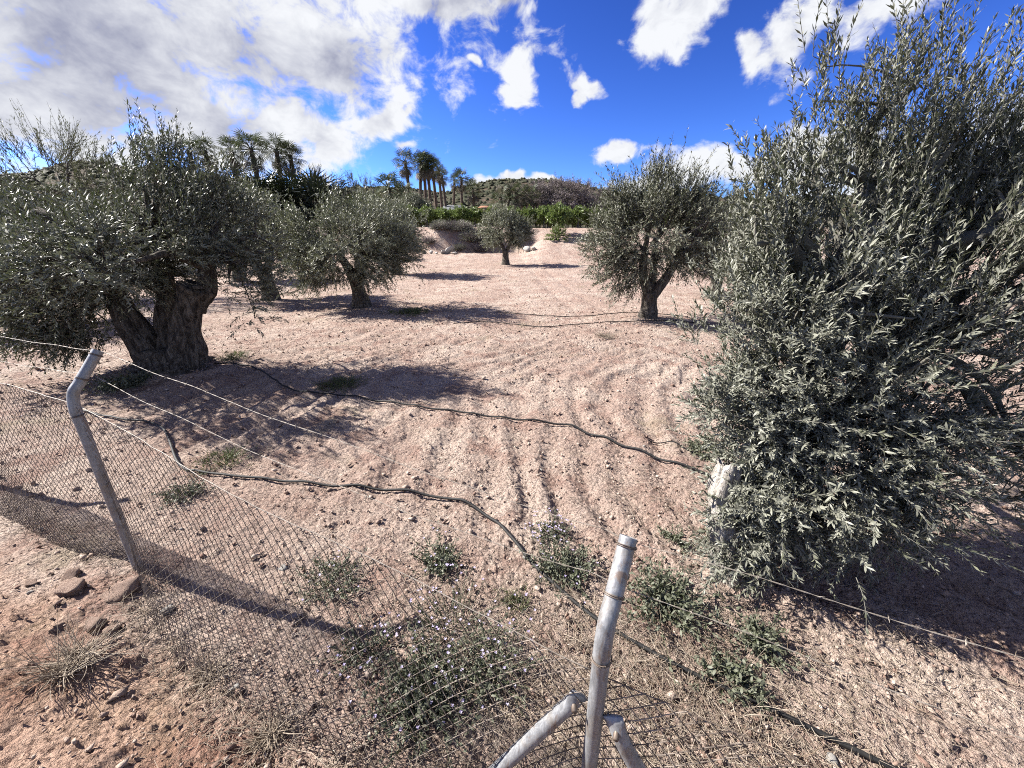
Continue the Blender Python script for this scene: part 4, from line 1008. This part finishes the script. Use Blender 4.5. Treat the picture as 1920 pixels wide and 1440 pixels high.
def dry_litter():
    rng = np.random.default_rng(90); mb = MB()
    pts = []
    def spot(u, v, s, n):
        c = at(u, v, z=0)[:2]; n = int(n * .8); pts.append(c + rng.normal(0, s, (n, 2)))
    for a in ((1130, 1330, .28, 1900), (1000, 1230, .30, 1100), (1300, 1330, .35, 2000), (1480, 1330, .35, 1200), (1400, 1420, .25, 900), (900, 1420, .3, 1000), (760, 1180, .35, 800), (600, 1150, .4, 700), (1200, 1220, .25, 700), (1060, 1100, .3, 400), (1650, 1300, .4, 700),
              (1000, 655, .5, 500), (1170, 655, .4, 250), (500, 1000, .4, 400), (420, 870, .35, 500), (1180, 930, .25, 250), (1640, 1180, .4, 500), (860, 890, .5, 250), (1230, 980, .3, 200)): spot(*a)
    # along the foot of the mesh
    u = rng.uniform(-4.2, .6, 2600); f = np.clip((u + 2.345) / 2.6, 0, 1)
    foot = np.stack([u, FENCE_A + FENCE_B * u], -1) + np.array([-.385, -.923]) * (.30 * np.sin(math.pi * f) ** .8)[:, None] + rng.normal(0, .07, (2600, 2)); pts.append(foot)
    p = np.concatenate(pts); n = len(p); z = land(p[:, 0], p[:, 1]) + rng.uniform(.005, .03, n)
    a = rng.uniform(0, 2 * math.pi, n); tilt = np.abs(rng.normal(0, .28, n))
    d = np.stack([np.cos(a) * np.cos(tilt), np.sin(a) * np.cos(tilt), np.sin(tilt)], -1); L = rng.gamma(2.2, .028, n).clip(.02, .22)
    b = rng.normal(0, .22, (n, 3)) * [1, 1, .5]
    tt = np.linspace(0, 1, 3)[None, :, None]
    P = np.concatenate([p, z[:, None]], 1)[:, None] + d[:, None] * tt * L[:, None, None] + b[:, None] * tt ** 2 * L[:, None, None]
    P[..., 2] = np.maximum(P[..., 2], land(P[..., 0], P[..., 1]) + .012)
    V, Q = tubes(P, (rng.uniform(.0007, .0019, n)[:, None] * np.array([1, .9, .4])[None]), 3)
    mb.add(V, None, Q, np.repeat(rng.random(n), 9))
    tag(mb.obj('dry_grass_litter', M['straw']), 'dry straw and twig litter scattered along the fence and field edge', 'litter', kind='stuff')
    # pale dry twigs of a dead shrub at lower left
dry_litter()
def dead_shrub(label, u, v, r, n, seed):
    x, y = at(u, v, z=.12)[:2]; rng = np.random.default_rng(seed)
    t = thing('dead_shrub', label, 'shrub', (x, y, land1(x, y)))
    d = nrm(np.stack([rng.normal(size=n), rng.normal(size=n), np.abs(rng.normal(0, .35, n))], -1)); tt = np.linspace(0, 1, 5)[None, :, None]
    P = d[:, None] * tt * rng.uniform(.4, 1, (n, 1, 1)) * r + rng.normal(0, .25, (n, 1, 3)) * r * tt ** 2 + rng.normal(0, .15, (n, 1, 3)) * r * [1, 1, .1]
    P[..., 2] = np.abs(P[..., 2]) + .015
    V, Q = tubes(P, np.broadcast_to(np.array([.0022, .002, .0017, .0013, .0006])[None], (n, 5)), 3)
    MB().add(V, None, Q, np.repeat(rng.uniform(.2, 1, n), 15)).obj('twigs', M['straw'], t)
dead_shrub('pale dead shrub lying on the verge at lower left', 130, 1240, .22, 200, 3)
dead_shrub('dead weed caught at the foot of the mesh below the left post', 380, 1235, .13, 90, 4)
dead_shrub('dead weed at the foot of the mesh near the bottom edge', 500, 1350, .14, 110, 5)
dead_shrub('grey dead weed in the field right of the left olive shadow', 1135, 625, .35, 160, 6)

rk = [rock_mesh(40 + k, M['rock'], 3) for k in range(3)]
wk = [rock_mesh(50 + k, M['white_stone'], 2) for k in range(3)]
def rock(label, u, v, s, seed, white=False, z=.03, group=None):
    x, y = at(u, v, z=z)[:2]; rng = np.random.default_rng(seed)
    o = link('rock' if not white else 'white_stone', (wk if white else rk)[seed % 3])
    o.location = (x, y, land1(x, y) + s * .25); o.rotation_euler = rng.uniform(-.4, .4, 3) + np.array([0, 0, rng.uniform(0, 6)])
    o.scale = (s * rng.uniform(.85, 1.25), s * rng.uniform(.75, 1.0), s * rng.uniform(.55, .8))
    tag(o, label, 'rock' if not white else 'stone', group)
rock('largest earth clod left of the left post foot, casting a dark shadow', 140, 1108, .085, 1, z=.1)
rock('big earth clod directly beside the left post foot', 228, 1112, .085, 2, z=.08)
rock('reddish clod below the two big clods', 178, 1172, .060, 3, z=.08)
rock('broken clod behind the largest clod', 138, 1078, .055, 4, z=.08)
rock('small dark clod left of the reddish one', 112, 1185, .035, 5, z=.08)
rock('flat pale clod right of the reddish clod', 212, 1182, .045, 6, z=.08)
rock('fist sized clod at the far left verge below the shadow', 60, 1095, .04, 7, z=.08)
rock('pale chunk tied on the hose at its bend', 984, 1040, .028, 8, True)
for i, (u, v, s, lab) in enumerate([(808, 978, .016, 'white pebble above the leafy weed left of the hose'), (1186, 982, .016, 'white pebble left of the bent post tip'), (1208, 835, .016, 'white pebble above the second hose'), (1105, 824, .014, 'white pebble below the second hose middle'), (1014, 880, .020, 'tall white pebble on a furrow crest'),
        (1560, 1424, .034, 'large white stone near the bottom edge by the hose'), (440, 1292, .040, 'white stone at the foot of the mesh'), (314, 1145, .034, 'white stone below the left post shadow'), (75, 988, .026, 'white stone on the verge left of the left post'), (340, 992, .024, 'white stone behind the mesh right of the left post'),
        (530, 1060, .030, 'white stone behind the mesh left of the sparse weed'), (425, 840, .018, 'white pebble near the first hose'), (66, 1127, .020, 'white stone left of the largest clod'), (790, 1093, .012, 'white pebble below the left leafy weed'), (1258, 862, .012, 'white pebble beside the second hose, nearest the near olive')]):
    rock(lab, u, v, s, i + 20, True, .03 if v < 1300 else .02)

def gravel():
    rng = np.random.default_rng(8)
    n = 27000
    r = 1.2 + 12 * rng.random(n) ** 1.5; r[:9000] = 7 + 20 * rng.random(9000) ** 1.2
    a = np.radians(rng.uniform(-72, 62, n)); x = r * np.sin(a); y = r * np.cos(a)
    k = fbm(x * .9, y * .9, 3, 61) + rng.normal(0, .3, n) > -.25; x, y, r = x[k], y[k], r[k]; n = len(x)
    s = (.003 + .0045 * rng.gamma(1.0, .8, n)).clip(.003, .020) * (1 + r * .085)
    z = land(x, y) + .013 + s * .1
    V0 = np.array([(1, 0, 0), (-1, 0, 0), (0, 1, 0), (0, -1, 0), (0, 0, 1), (0, 0, -1.)])
    T = np.array([(0, 2, 4), (2, 1, 4), (1, 3, 4), (3, 0, 4), (2, 0, 5), (1, 2, 5), (3, 1, 5), (0, 3, 5)])
    V = (V0[None] + rng.normal(0, .28, (n, 6, 3))) * rng.uniform(.6, 1.3, (n, 1, 3)) * np.array([1, 1, .8])
    q = rng.uniform(0, 6.3, n); c, s_ = np.cos(q)[:, None], np.sin(q)[:, None]
    V = np.stack([V[..., 0] * c - V[..., 1] * s_, V[..., 0] * s_ + V[..., 1] * c, V[..., 2]], -1) * s[:, None, None] + np.stack([x, y, z], -1)[:, None]
    mb = MB(); mb.add(V, (np.arange(n)[:, None, None] * 6 + T[None]).reshape(-1, 3), None, np.repeat(rng.random(n) ** 1.3, 6))
    tag(mb.obj('gravel', M['pebble']), 'loose reddish gravel and small clods strewn over the ploughed field', 'gravel', kind='stuff')
gravel()
